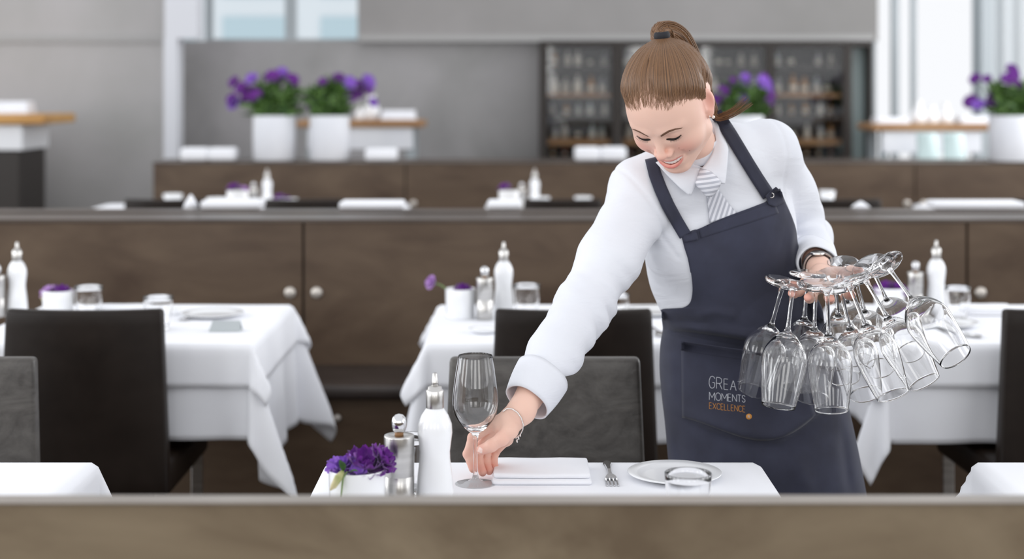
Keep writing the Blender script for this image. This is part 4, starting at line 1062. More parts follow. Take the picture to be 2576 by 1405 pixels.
for k in range(300):
    a0 = rnd.uniform(0, 6.28); r0 = math.sqrt(rnd.uniform(.45, 1)); end = rnd.uniform(.90, 1.0) if k % 5 == 0 else rnd.uniform(.76, .84); pts = []; tw = rnd.uniform(-.5, .5)
    for i in range(31):
        t_ = i/30*end; c = cat(path, t_); rr = float(np.interp(t_*9, range(10), prad))*r0*(1.03 if t_ < .8 else 1.0)
        c2 = cat(path, min(1, t_+.02)); d = Vector(c2-c) if t_ < .98 else d
        d = d.normalized(); s = d.cross(Vector((0, 1, 0))).normalized(); u_ = s.cross(d)
        pts.append(Vector(c)+s*rr*math.cos(a0+tw*t_)+u_*rr*math.sin(a0+tw*t_)-RP)
    n0 = len(mb.v); mb.add(tube_data(pts, [.0011*(1-(i/30)**3*.7) for i in range(31)], 4, False)); sa += [a0*3+k]*(len(mb.v)-n0)
pt = mk('ponytail', mb.v, mb.f, hair_m, hair, True)
aa = pt.data.attributes.new('strand', 'FLOAT', 'POINT'); aa.data.foreach_set('value', np.array(sa, F32))
# loose fly-away hairs
fl = MB()
for k in range(46):
    th_ = rnd.uniform(-1.5, 1.5); st = np.array([math.sin(th_)*.078, -.02+rnd.uniform(-.02, .05), .05+math.cos(th_)*.082]); d = np.array([rnd.uniform(-.4, .4), rnd.uniform(-.5, .2), rnd.uniform(.1, .7)])*.012
    fl.add(tube_data([Vector(h2w(st*.985))-RP, Vector(h2w(st+d*.5+np.array([0, -.006, 0])))-RP, Vector(h2w(st+d+np.array([0, -.016, 0])))-RP], [.0002, .00016, .00008], 3, False))
fo = mk('loose_hairs', fl.v, fl.f, hair_m, hair, True)
M['black'] = mat('black_elastic', (34, 34, 40), .7)
c0_, c1_ = Vector(TW-axw*.007)-RP, Vector(TW+axw*.007)-RP
mk('hair_tie', *tube_data([c0_, c0_*.75+c1_*.25, c0_*.5+c1_*.5, c0_*.25+c1_*.75, c1_], [.0125, .0146, .0150, .0146, .0125], 28), M['black'], hair, True)
M['pearl'] = mat('pearl', (240, 232, 224), .2, spec=.6, coat=.5)
for pos, r_ in (((-.078, .000, -.0235), .0034), ((-.0765, .008, -.012), .0016)):
    v, f_ = lathe_data([(r_*math.sin(PI*i/10), r_*-math.cos(PI*i/10)) for i in range(11)], 16, pos); head_part('earring', v, f_, M['pearl'])
# ------------------------------------------------------------------ clothes
shirt_m = noise_col(mat('white_cotton_shirt', (226, 228, 234), .75, spec=.2, sheen=.08), (221, 223, 230), (229, 231, 237), 5, 2, (1, 1, 1), .3, .7, .5, .12, .0006, 420)
def wcut(e, p, s_, q_):
    n = (s_-q_)/np.linalg.norm(s_-q_); k = (p-A3(s_)) @ A3(n)
    e = smax(e, k+.012, .003)
    return smax(e, -s_cone(p, s_-n*.05, s_+n*.05, .027, .030), .003)
def f_shirt(p):
    w1 = waves(p, 3, 26, 6); w2 = waves(p, 8, 60, 5)
    d = f_torso(p, .004)
    w3 = waves(p, 12, 38, 5, (1, .4, .5)); d = d-.0030*w1-.0012*w2-.0022*w3
    # right sleeve (hanging towards the glass)
    e = chain(p, [J['rs'], J['rs']*.45+J['re']*.55, J['re'], J['re']*.45+J['rw']*.55, J['rw']], [.060, .056, .050, .046, .0345], .02)
    ax_ = (J['rw']-J['rs'])/np.linalg.norm(J['rw']-J['rs']); t = (p-A3(J['rs'])) @ A3(ax_); L = np.linalg.norm(J['rw']-J['rs'])
    rad = p-A3(J['rs'])-t[:, None]*A3(ax_); sd = rad @ A3([.6, -.7, .4])
    env = np.exp(-((t-L*.52)/.09)**2)+.6*np.exp(-((t-L*.93)/.05)**2)+.5*np.exp(-((t-L*.12)/.06)**2)+.25
    ins = .35+.65*sstep(rad @ A3([.75, .2, -.6]), -.02, .04)
    e = e-.0026*env*ins*np.sin(t*100+sd*48+2.4*np.sin(t*23+sd*14))-.0012*np.sin(t*170-sd*90+2*np.sin(t*31))*env*ins-.0012*w2-.0024*w1-.0014*np.sin(t*26+sd*30)
    e = wcut(e, p, J['rw'], J['re'])
    d = smin(d, e, .016)
    e = chain(p, [J['ls'], J['ls']*.5+J['le']*.5+np.array([.008, 0, 0]), J['le'], J['lw']], [.062, .056, .054, .039], .02)
    ax2 = (J['le']-J['ls'])/np.linalg.norm(J['le']-J['ls']); t = (p-A3(J['ls'])) @ A3(ax2)
    e = e-.0030*(.35+np.exp(-((t-.24)/.08)**2))*np.sin(t*80+p[:, 0]*30+1.5*np.sin(t*20))-.0014*w2-.0022*w1
    e = wcut(e, p, J['lw'], J['le'])
    d = smin(d, e, .016)
    # puckered seams where the sleeves are set in
    for s_, a_, r_ in (('rs', J['rs']-J['nb'], .050), ('ls', J['ls']-J['nb'], .052)):
        n = a_/np.linalg.norm(a_); k = (p-A3(J[s_])) @ A3(n)
        d = d+.0016*np.exp(-((k-.004)/.004)**2)*(np.linalg.norm(p-A3(J[s_]), axis=1) < .13)
    # button placket down the chest
    # neck opening and cut-offs
    nk = s_cone(p, PX(1746, 330, 2.86), PX(1754, 412, 2.868), .050, .042); d = smax(d, -nk, .004)
    d = smax(d, A3([0, 0, 0])[0]+(.92-p[:, 2]), .004)
    return d
sv, sf = surf(f_shirt, (-.04, 2.53, .90), (.74, 3.22, 1.42), .0042)
shirt = npmesh('shirt', sv-np.array(RP), sf, shirt_m, ROOT)
SB = BVHTree.FromPolygons([Vector(v) for v in sv], [tuple(map(int, q)) for q in sf])
CAMP = Vector((0, 0, CAMH))
def cast(px, py, bvh, off=.004, dflt=2.87):
    d = P(px, py, 1.0)-CAMP; d.normalize()
    h = bvh.ray_cast(CAMP, d)
    if h[0] is None: return P(px, py, dflt)-d*off, False
    return h[0]-d*off, True
def interp_poly(pts, n):
    pts = [np.array(p, float) for p in pts]; L = [0]
    for a, b in zip(pts[:-1], pts[1:]): L.append(L[-1]+np.linalg.norm((b-a)[:2]))
    o = []
    for i in range(n):
        t = L[-1]*i/(n-1); k = max(j for j in range(len(L)) if L[j] <= t+1e-9); k = min(k, len(pts)-2); u = (t-L[k])/max(1e-9, L[k+1]-L[k]); o.append(pts[k]*(1-u)+pts[k+1]*u)
    return o
def smooth_grid(V, nu, nv, it=3, w=.5, fix=True):
    G = np.array([list(v) for v in V]).reshape(nv, nu, 3)
    for _ in range(it):
        H = G.copy(); H[1:-1, 1:-1] = (G[:-2, 1:-1]+G[2:, 1:-1]+G[1:-1, :-2]+G[1:-1, 2:])/4
        G = G*(1-w)+H*w
    return [Vector(v) for v in G.reshape(-1, 3)]
def gridF(nu, nv): return [(j*nu+i, j*nu+i+1, (j+1)*nu+i+1, (j+1)*nu+i) for j in range(nv-1) for i in range(nu-1)]
def sheet(name, V, nu, nv, m, parent, th=.0012, off=0, flip=False):
    F = gridF(nu, nv)
    if flip: F = [q[::-1] for q in F]
    o = mk(name, [Vector(v)-RP for v in V], F, m, parent, True); s = o.modifiers.new('s', 'SOLIDIFY'); s.thickness = th; s.offset = off; return o
def grid_between(A, B, nu, nv):
    A, B = interp_poly(A, nv), interp_poly(B, nv); return [[tuple(A[j]*(1-i/(nu-1))+B[j]*(i/(nu-1))) for i in range(nu)] for j in range(nv)]
# cuffs
def cuff(name, a, b, r0, r1, parent, seedx=0):
    a, b = Vector(a), Vector(b); d = (b-a).normalized(); s = d.cross(Vector((0, 1, 0))).normalized(); u = s.cross(d); V = []; nu, nv = 40, 9
    for j in range(nv):
        t = j/(nv-1); r = r0+(r1-r0)*t+.0015*math.sin(PI*t)
        for i in range(nu+1):
            q = 2*PI*i/nu; rr = r*(1+.05*math.sin(2*q+seedx)+.015*math.sin(5*q)); V.append(a+(b-a)*t+s*rr*math.cos(q)*1.04+u*rr*math.sin(q)*.95)
    return sheet(name, V, nu+1, nv, shirt_m, parent, .0028, 0)
rwd = (J['rw']-J['re'])/np.linalg.norm(J['rw']-J['re']); lwd = (J['lw']-J['le'])/np.linalg.norm(J['lw']-J['le'])
cuff('cuff', J['rw']-rwd*.056, J['rw']+rwd*.010, .0445, .0368, shirt, 1.2)
cuff('cuff', J['lw']-lwd*.050, J['lw']+lwd*.014, .044, .037, shirt, .4)
# collar
def flap(inner, outer, n=12, nv=16, bulge=.006):
    I_, O_ = interp_poly(inner, nv), interp_poly(outer, nv); V = []
    for j in range(nv):
        for i in range(n):
            t = i/(n-1); q = I_[j]*(1-t)+O_[j]*t; D = q[2]-bulge*math.sin(PI*t)*.8
            V.append(P(q[0], q[1], D))
    return sheet('collar', V, n, nv, shirt_m, shirt, .0022)
flap([(1672, 396, 2.815), (1700, 408, 2.812), (1735, 420, 2.808), (1760, 424, 2.806), (1763, 428, 2.805)],
     [(1650, 408, 2.812), (1680, 442, 2.802), (1712, 474, 2.796), (1737, 494, 2.796), (1750, 462, 2.799)])
flap([(1762, 427, 2.805), (1778, 409, 2.815), (1793, 385, 2.83), (1801, 350, 2.848), (1797, 320, 2.868), (1782, 298, 2.885)],
     [(1790, 446, 2.797), (1824, 466, 2.797), (1829, 420, 2.812), (1832, 375, 2.832), (1820, 335, 2.862), (1797, 298, 2.888)])
# collar stand wrapping the neck
V = []; nu, nv = 40, 6
cc = PX(1750, 376, 2.876)
for j in range(nv):
    t = j/(nv-1)
    for i in range(nu+1):
        q = 2*PI*i/nu; r = .0500-.002*t
        fz = -.022*max(0, -math.sin(q))+.016*math.cos(q)*.6; V.append(Vector((cc[0]+r*math.cos(q), cc[1]+r*math.sin(q)*1.0, cc[2]-.018+.034*t+fz+.010)))
sheet('collar_stand', V, nu+1, nv, shirt_m, shirt, .002)
nt, N, K, b = nodes(shirt_m); tc = N.new('ShaderNodeTexCoord'); mp = N.new('ShaderNodeMapping'); mp.inputs['Rotation'].default_value = (0, .9, 0); mp.inputs['Scale'].default_value = (9, 9, 26); K.new(tc.outputs['Object'], mp.inputs[0])
nz = N.new('ShaderNodeTexNoise'); nz.inputs['Scale'].default_value = 1.0; nz.inputs['Detail'].default_value = 3; nz.inputs['Distortion'].default_value = 1.2; K.new(mp.outputs[0], nz.inputs['Vector'])
bp2 = N.new('ShaderNodeBump'); bp2.inputs['Strength'].default_value = .16; bp2.inputs['Distance'].default_value = .02; K.new(nz.outputs[0], bp2.inputs['Height']); bp1 = [n for n in N if n.type == 'BUMP' and n != bp2][0]; K.new(bp2.outputs[0], bp1.inputs['Normal'])
# ---- tie
tie_m = mat('striped_silk_tie', (190, 192, 200), .38, spec=.5, sheen=.2)
nt, N, K, b = nodes(tie_m); tc = N.new('ShaderNodeTexCoord'); mp = N.new('ShaderNodeMapping'); K.new(tc.outputs['Object'], mp.inputs[0])
wv = N.new('ShaderNodeTexWave'); wv.wave_type = 'BANDS'; wv.bands_direction = 'X'; wv.inputs['Scale'].default_value = 36; K.new(mp.outputs[0], wv.inputs[0]); mp.inputs['Rotation'].default_value = (0, math.radians(-18), 0)
cr = N.new('ShaderNodeValToRGB'); e = cr.color_ramp.elements; e[0].position = .42; e[1].position = .55; e[0].color = (*lin((180, 182, 192)), 1); e[1].color = (*lin((226, 227, 234)), 1)
K.new(wv.outputs[0], cr.inputs[0]); K.new(cr.outputs[0], b.inputs['Base Color'])
tie_knot = tie_m.copy(); tie_knot.node_tree.nodes['Mapping'].inputs['Rotation'].default_value = (0, math.radians(98), 0)
def tie_sheet(name, A, B, nu, nv, m, parent, off, bulge, th):
    V = []
    for j, row in enumerate(grid_between(A, B, nu, nv)):
        for i, q in enumerate(row):
            c, _ = cast(q[0], q[1], SB, off+bulge*math.sin(PI*min(1, max(0, i/(nu-1))))**.7, 2.83); V.append(c)
    V = smooth_grid(V, nu, nv, 3)
    return sheet(name, V, nu, nv, m, parent, th)
tie = tie_sheet('tie', [(1780, 480), (1779, 505), (1782, 530), (1785, 561)], [(1806, 474), (1824, 500), (1838, 518), (1860, 541)], 11, 16, tie_m, ROOT, .003, .002, .0015)
V = []
kn_ = grid_between([(1764, 424, 2.800), (1755, 448, 2.789), (1750, 462, 2.788), (1764, 476, 2.790), (1780, 492, 2.797)], [(1784, 432, 2.800), (1800, 444, 2.790), (1813, 458, 2.789), (1805, 474, 2.791), (1788, 492, 2.797)], 11, 14)
for row in kn_:
    for i, q in enumerate(row): V.append(P(q[0], q[1], q[2]-.009*math.sin(PI*i/10)))
sheet('tie_knot', V, 11, 14, tie_knot, tie, .006)
# buttons / placket ridge below the tie are covered by the bib

# ---- apron
navy = noise_col(mat('navy_apron_twill', (56, 57, 70), .8, spec=.2, sheen=.12), (50, 51, 63), (62, 64, 80), 9, 4, (1, 1, 1), .3, .7, .6, .25, .0006, 900)
Lp = [(1706, 586), (1713, 615), (1724, 650), (1732, 690), (1736, 728), (1731, 755), (1712, 770), (1671, 779), (1665, 795), (1668, 826), (1664, 850), (1661, 880), (1660, 930), (1666, 1000), (1673, 1060), (1682, 1160), (1694, 1270)]
Rp = [(1962, 474), (1974, 503), (1991, 542), (2006, 588), (2012, 640), (2019, 690), (2045, 735), (2066, 770), (2072, 800), (2076, 830), (2084, 858), (2096, 900), (2108, 940), (2128, 1000), (2143, 1060), (2164, 1160), (2184, 1270)]
NV, NU = 150, 97
Li, Ri = interp_poly(Lp, NV), []
# rows are paired by key points so both sides advance together
def keyed(pts, n, m_):
    o = []
    for i in range(n):
        t = i/(n-1)*(m_-1); k = min(int(t), m_-2); u = t-k; p0 = np.array(pts[max(0, k-1)], float); p1 = np.array(pts[k], float); p2 = np.array(pts[k+1], float); p3 = np.array(pts[min(m_-1, k+2)], float)
        o.append(.5*((2*p1)+(-p0+p2)*u+(2*p0-5*p1+4*p2-p3)*u*u+(-p0+3*p1-3*p2+p3)*u**3))
    return o
Li, Ri = keyed(Lp, NV, len(Lp)), keyed(Rp, NV, len(Rp))
CREASE = [ # polyline px, depth (+ towards the camera), width px
    ([(1676, 836), (1740, 842), (1810, 852), (1890, 868), (1960, 868), (2030, 850)], -.010, 9), ([(1676, 818), (1740, 822), (1820, 833), (1900, 846), (1980, 838)], .006, 14),
    ([(1680, 800), (1720, 806), (1790, 812)], -.004, 8),
    ([(1700, 1045), (1760, 1078), (1820, 1100), (1900, 1118), (1965, 1122), (2010, 1090), (2080, 1035), (2130, 995)], -.012, 9), ([(1730, 1030), (1800, 1070), (1880, 1095), (1960, 1098), (2040, 1045), (2090, 1000)], .008, 18),
    ([(1905, 1150), (1980, 1140), (2060, 1105), (2120, 1060)], -.005, 14), ([(1985, 700), (1960, 730), (1900, 770), (1850, 800)], -.004, 12), ([(1945, 770), (1900, 800), (1860, 822)], -.004, 10),
    ([(1998, 560), (1990, 620), (1992, 680), (2000, 720)], .004, 10), ([(1975, 520), (1960, 580), (1940, 650)], -.003, 12), ([(1745, 790), (1800, 780), (1850, 792)], .004, 12),
    ([(2120, 1080), (2128, 1160), (2140, 1250)], -.006, 12), ([(1700, 1090), (1712, 1160), (1725, 1250)], -.006, 14), ([(1800, 1130), (1815, 1200), (1822, 1260)], .004, 20), ([(2000, 1150), (2020, 1200), (2036, 1260)], .005, 20), ([(1684, 880), (1690, 940), (1694, 1000)], .003, 12)]
def crease(px, py):
    s = 0
    for pl, a_, w_ in CREASE:
        dm = 1e9; end = 1
        for k, ((x0, y0), (x1, y1)) in enumerate(zip(pl[:-1], pl[1:])):
            dx, dy = x1-x0, y1-y0; t = ((px-x0)*dx+(py-y0)*dy)/(dx*dx+dy*dy); tc_ = min(1, max(0, t)); d = math.hypot(px-x0-dx*tc_, py-y0-dy*tc_)
            if d < dm: dm = d; tt = (k+tc_)/(len(pl)-1)
        if dm < w_*3.5: s += a_*math.exp(-(dm/w_)**2)*min(1, .15+math.sin(PI*tt)*1.6)
    return s
_g = np.stack(np.meshgrid(np.linspace(0, .9, NV), np.linspace(0, .5, NU), indexing='ij')+[np.zeros((NV, NU))], -1).reshape(-1, 3).astype(F32); WV = waves(_g, 5, 22, 6, (1, .6, 0)).reshape(NV, NU)
V = []; ykey = [590, 700, 790, 860, 950, 1060, 1270]
cD = [2.955, 2.975, 3.0, 3.015, 3.02, 3.015, 3.01]; dp_ = [.112, .110, .108, .120, .138, .150, .160]
for j in range(NV):
    l, r = Li[j], Ri[j]; ymid = (l[1]+r[1])/2; f = j/(NV-1)
    top = max(0, 1-j/9)
    yc_ = np.interp(ymid, ykey, cD); dpp = np.interp(ymid, ykey, dp_); wrap = sstep(np.array(ymid), 745, 860)
    for i in range(NU):
        s = i/(NU-1)*2-1
        um = .80+.20*wrap
        x_px = None
        ang_ = s*math.radians(62+36*float(wrap)); sx = math.sin(ang_)/math.sin(math.radians(62+36*float(wrap))) if wrap < .9 else math.sin(ang_)/1.0
        lin_ = s
        sxx = lin_*(1-float(wrap))+sx*float(wrap)
        px = (l[0]+r[0])/2+(r[0]-l[0])/2*max(-1, min(1, sxx)) if wrap < .99 else (l[0]+r[0])/2+(r[0]-l[0])/2*math.sin(ang_)
        t01 = (px-l[0])/(r[0]-l[0]); py = l[1]*(1-t01)+r[1]*t01
        if top > 0: # shaped upper edge: straight hem, then the strap tab at the right
            tt = [0, .22, .86, .93, 1.0]; yy = [0, 4, 8, -6, 0]
            py += np.interp(t01, tt, [0, 9, 18, 0, 0])*top
        # depth
        c_ = math.cos(ang_) if wrap > .5 else math.sqrt(max(0, 1-(max(-1, min(1, (t01*2-1)*.86)))**2))
        D = yc_-dpp*(abs(c_)**.85)*(1 if c_ > 0 else -1)
        q = P(px, py, D)
        h = SB.ray_cast(Vector((q.x, 2.0, q.z)), Vector((0, 1, 0)))
        if h[0] is not None and ymid < 860:
            w_ = 1-float(sstep(np.array(ymid), 780, 860))
            ys = h[0].y-.006
            q.y = min(q.y*(1-w_)+ys*w_, ys)
        q.y -= crease(px, py)*1.5+.0022*float(WV[j, i])
        V.append(q)
V = smooth_grid(V, NU, NV, 3, .5)
for k_, q in enumerate(V):
    h = SB.ray_cast(Vector((q.x, 2.0, q.z)), Vector((0, 1, 0)))
    if h[0] is not None and q.z > .90 and q.x < J['lw'][0]-.06 and q.y > h[0].y-.004: q.y = h[0].y-.004
# keep the image-plane outline while only the depth was smoothed
apron = sheet('apron', V, NU, NV, navy, ROOT, .0016, -1, False)
apron.modifiers['s'].offset = 0
AB = BVHTree.FromPolygons(V, gridF(NU, NV))
def drape(name, A, B, nu, nv, m, parent, off, bvh, th=.0014, it=2, uoff=None):
    V = []
    for j, row in enumerate(grid_between(A, B, nu, nv)):
        for i, q in enumerate(row): V.append(cast(q[0], q[1], bvh, off+(uoff(i/(nu-1), j/(nv-1)) if uoff else 0), 2.86)[0])
    return sheet(name, smooth_grid(V, nu, nv, it), nu, nv, m, parent, th)
# straps
def strap(pts, w_):
    L_, R_ = [], []
    for k, p in enumerate(pts):
        a, c = np.array(pts[max(0, k-1)], float), np.array(pts[min(len(pts)-1, k+1)], float); d = (c-a)/np.linalg.norm(c-a); n = np.array([-d[1], d[0]]); L_.append(tuple(np.array(p)+n*w_/2)); R_.append(tuple(np.array(p)-n*w_/2))
    return L_, R_
for pts in ([(1638, 398), (1648, 438), (1662, 475), (1680, 515), (1702, 555), (1724, 592)], [(1800, 284), (1818, 308), (1836, 335), (1856, 368), (1880, 408), (1905, 448), (1934, 492)]):
    a, c = strap(pts, 32); st_ = drape('strap', a, c, 5, 40, navy, apron, .0065, SB, .0022, 6)
drape('strap_loop', [(1704, 574), (1716, 610)], [(1748, 564), (1757, 602)], 8, 8, navy, apron, .006, AB, .0016, 1)
drape('top_hem', [(1757, 573), (1763, 599)], [(1948, 508), (1960, 536)], 34, 6, navy, apron, .0014, AB, .001, 1)
drape('strap_tab', [(1926, 492), (1934, 514), (1950, 520)], [(1952, 470), (1966, 482), (1974, 508)], 8, 8, navy, apron, .006, AB, .0016, 1)
M['eyelet'] = mat('eyelet_metal', (214, 212, 208), .2, 1)
c = cast(1941, 491, AB, .011)[0]; rg_ = [c+Vector((.0042*math.cos(a*PI/10), 0, .0046*math.sin(a*PI/10)))-RP for a in range(21)]
mk('eyelet', *tube_data(rg_, .0012, 8), M['eyelet'], apron, True)
# edge hem down the left side of the bib
drape('side_hem', [(1711, 605), (1724, 650), (1731, 685)], [(1719, 605), (1732, 650), (1739, 685)], 4, 22, navy, apron, .0015, AB, .0016, 1)
# pocket
pocket = drape('pocket', [(1714, 858), (1713, 920), (1714, 985), (1716, 1050)], [(2000, 880), (2010, 930), (2030, 990), (2056, 1044)], 40, 26, navy, apron, .0045, AB, .0016, 2,
               lambda u, v: .004*math.sin(PI*v)*math.sin(PI*u)+.003*(1-v)**3*math.sin(PI*u))
def pk_bottom(u): return 1050+66*math.sin(PI*min(1, u*.93))**1.0
# reshape the pocket: the lower edge sags
me = pocket.data
for k, v in enumerate(me.vertices):
    j, i = divmod(k, 40); u, t = i/39, j/25
    x0, y0 = 1714+(2000-1714)*u, 858+14*math.sin(PI*u*.5)+22*u; x1, y1 = 1716+(2052-1716)*u, 1050+62*math.sin(PI*u**1.45)**.9-8*u
    q = cast(x0+(x1-x0)*t, y0+(y1-y0)*t, AB, .0035+.004*math.sin(PI*t)*math.sin(PI*u)+.004*(1-t)**3*math.sin(PI*u))[0]; v.co = q-RP
PB = BVHTree.FromPolygons([v.co+RP for v in me.vertices], [tuple(p.vertices) for p in me.polygons])
W1 = [(1714, 857), (1714, 884)]
V = []
for j in range(5):
    for i in range(40):
        u = i/39; x0 = 1713+(2000-1713)*u; y0 = 857+14*math.sin(PI*u*.5)+22*u+24*j/4; V.append(cast(x0, y0, PB, .0022, 2.86)[0])
sheet('pocket_hem', V, 40, 5, navy, pocket, .0018)
# ---- embroidered lettering
M['thread_white'] = mat('white_thread', (206, 208, 214), .7); M['thread_gold'] = mat('gold_thread', (206, 142, 62), .6)
GL = {'G': [[(1, .82), (.85, .95), (.55, 1), (.25, .92), (.05, .65), (.03, .35), (.2, .08), (.5, 0), (.8, .06), (.98, .22), (.98, .48), (.6, .48)]],
      'R': [[(0, 0), (0, 1), (.55, 1), (.85, .9), (.9, .72), (.8, .55), (.5, .48), (0, .48)], [(.5, .48), (.95, 0)]],
      'E': [[(.85, 1), (0, 1), (0, 0), (.88, 0)], [(0, .52), (.75, .52)]], 'A': [[(0, 0), (.5, 1), (1, 0)], [(.2, .36), (.8, .36)]],
      'T': [[(0, 1), (1, 1)], [(.5, 1), (.5, 0)]], 'M': [[(0, 0), (0, 1), (.5, .3), (1, 1), (1, 0)]],
      'O': [[(.5, 1), (.2, .92), (.02, .65), (.02, .35), (.2, .08), (.5, 0), (.8, .08), (.98, .35), (.98, .65), (.8, .92), (.5, 1)]],
      'N': [[(0, 0), (0, 1), (1, 0), (1, 1)]], 'S': [[(.9, .82), (.7, .97), (.4, 1), (.12, .88), (.08, .68), (.3, .54), (.7, .46), (.92, .3), (.88, .1), (.6, 0), (.3, .02), (.05, .2)]],
      'X': [[(0, 0), (1, 1)], [(0, 1), (1, 0)]], 'C': [[(.95, .82), (.75, .96), (.5, 1), (.2, .92), (.03, .65), (.03, .35), (.2, .08), (.5, 0), (.78, .05), (.97, .2)]], 'L': [[(0, 1), (0, 0), (.85, 0)]]}
def letter(name, ch, x, ytop, w_, h, slope, m, r):
    mb = MB()
    for st_ in GL[ch]:
        q = interp_poly([(x+a*w_, ytop+(1-b_)*h+slope*a*w_) for a, b_ in st_], 6*len(st_))
        mb.add(tube_data([cast(a[0], a[1], PB, .0010, 2.86)[0]-RP for a in q], r, 6))
    return mb
def word(name, spec, m, r):
    mb = MB()
    for ch, x, y, w_, h in spec:
        l = letter(name, ch, x, y, w_, h, .12, m, r); mb.add((l.v, l.f))
    return mb.build(name, m, pocket)
Z = lambda zx, zy: (1450+zx/3.193, 820+zy/3.193)
def sp(text, x0, x1, yt0, yt1, h0, h1, gap=.22):
    n = len(text); o = []; wid = [1.25 if c in 'MO' else (.8 if c in 'ELST' else 1) for c in text]; tot = sum(wid)+gap*(n-1); x = 0
    for c, w_ in zip(text, wid):
        t = x/tot; xx = x0+(x1-x0)*t; o.append((c, xx, yt0+(yt1-yt0)*t, (x1-x0)*w_/tot, h0+(h1-h0)*t)); x += w_+gap
    return o
word('lettering', sp('GREAT', 1783.5, 1868, 944.5, 961, 30.5, 22, .28), M['thread_white'], .00055)
word('lettering', sp('MOMENTS', 1784.5, 1875, 985, 994, 20, 17), M['thread_white'], .00050)
word('lettering', sp('EXCELLENCE', 1784.5, 1875, 1011.5, 1021, 15.5, 15), M['thread_gold'], .00045)
c = cast(1884, 1047, PB, .0012)[0]-RP
bd = MB(); v, f_ = lathe_data([(0, -.0004), (.0053, -.0004), (.0056, .0003), (.005, .0009), (0, .0009)], 28); bd.add(([Vector((p[0]+c.x, -p[2]+c.y, p[1]+c.z)) for p in v], f_)); badge = bd.build('badge', M['thread_gold'], pocket)
mb = MB()
for st_ in GL['R']: mb.add(tube_data([c+Vector((-.0020+a*.0032, -.0011, -.0024+b_*.0048)) for a, b_ in st_], .0004, 6))
mb.add(tube_data([c+Vector((.0020, -.0011, -.0022)), c+Vector((.0026, -.0011, -.0022))], .0004, 6)); mb.build('badge_letter', M['thread_white'], badge)
# ---- trousers and shoes (below the apron, behind the banquette)
trou = mat('black_trousers', (26, 26, 30), .8)
def f_trou(p):
    hx_ = J['hp'][0]
    d = s_ell(p, (hx_, 3.035, .90), (.150, .105, .10))
    for sx in (-1, 1):
        d = smin(d, chain(p, [(hx_+sx*.075, 3.03, .86), (hx_+sx*.085, 3.01, .48), (hx_+sx*.088, 3.05, .09)], [.088, .066, .052]), .025)
    return smax(d, p[:, 2]-.93, .004)
tv, tf = surf(f_trou, (J['hp'][0]-.25, 2.85, .03), (J['hp'][0]+.25, 3.2, .98), .012)
npmesh('trousers', tv-np.array(RP), tf, trou, ROOT)
for sx in (-1, 1):
    hx_ = J['hp'][0]+sx*.088
    def f_shoe(p, hx_=hx_, sx=sx): return smax(smin(s_cone(p, (hx_, 3.07, .045), (hx_+sx*.012, 2.88, .035), .045, .038), s_cone(p, (hx_, 3.05, .06), (hx_, 3.05, .10), .045, .045), .02), .004-p[:, 2], .004)
    a_, b_ = surf(f_shoe, (hx_-.08, 2.80, -.03), (hx_+.09, 3.16, .16), .009); npmesh('shoe', a_-np.array(RP), b_, M['black'], ROOT)
# ---- watch and bracelet
def ring(name, c, ax_, r, w_, th, m, parent, sq=(1, 1)):
    c, ax_ = Vector(c), Vector(ax_).normalized(); s = ax_.cross(Vector((0, 0, 1))).normalized(); u = s.cross(ax_); V = []
    for j in range(4):
        t = (-w_/2, w_/2, w_/2, -w_/2)[j]; rr = r+(0, 0, th, th)[j]
        for i in range(40): q = 2*PI*i/40; V.append(c+ax_*t+s*rr*sq[0]*math.cos(q)+u*rr*sq[1]*math.sin(q)-RP)
    F = [(j*40+i, j*40+(i+1) % 40, ((j+1) % 4)*40+(i+1) % 40, ((j+1) % 4)*40+i) for j in range(4) for i in range(40)]
    return mk(name, V, F, m, parent, False)
wc = wrL*.62+foreL*.38+np.array([0, -.006, 0]); wa_ = wrL-foreL
M['strap_black'] = mat('black_watch_strap', (34, 32, 34), .5)
wt = ring('wristwatch', wc+lwd*.004, wa_, .0275, .014, .0028, M['steel'], ROOT)
ring('watch_strap', wc-lwd*.002, wa_, .0270, .010, .0026, M['strap_black'], wt)
v, f_ = lathe_data([(0, 0), (.0125, 0), (.0135, .002), (.013, .0045), (.011, .0055), (0, .0055)], 32)
mk('watch_case', [Vector((p[0], p[1], p[2]))+Vector(wc+lwd*.004)-RP+Vector((-.006, -.012, .0235)) for p in v], f_, M['steel'], wt, False)
HBR = BVHTree.FromPolygons([Vector(v) for v in hands[0][0]], [tuple(map(int, q)) for q in hands[0][1]]); mb = MB()
arc = interp_poly([(1266, 1034), (1276, 1027), (1289, 1028), (1302, 1037), (1311, 1050), (1316, 1066), (1315, 1080), (1309, 1092), (1298, 1101)], 60); rp_ = []; lastD = 2.54
for a in arc:
    h = HBR.ray_cast(CAMP, (P(a[0], a[1], 1)-CAMP).normalized())
    if h[0] is not None: lastD = h[0].y-.0012
    else: lastD += .0018
    rp_.append(P(a[0], a[1], lastD)-RP)
bk_ = [rp_[-1]+(rp_[0]-rp_[-1])*t_+Vector((0, .045*math.sin(PI*t_), 0)) for t_ in (.1, .25, .4, .55, .7, .85, .95)]
mb.add(tube_data(rp_+bk_+[rp_[0]], .0005, 5))
for q in rp_:
    v, f_ = lathe_data([(.0011*math.sin(PI*k/6), -.0011*math.cos(PI*k/6)) for k in range(7)], 8, tuple(q)); mb.add(([Vector(x) for x in v], f_))
for k in range(8):
    v, f_ = lathe_data([(.0014*math.sin(PI*q/6), -.0014*math.cos(PI*q/6)) for q in range(7)], 8, tuple(rp_[-8]+Vector((.0012*math.sin(k*2)-.0009*k, -.002, -.0017*k)))); mb.add(([Vector(x) for x in v], f_))
M['silver'] = mat('silver_beads', (236, 234, 232), .18, 1); mb.build('bracelet', M['silver'], ROOT)
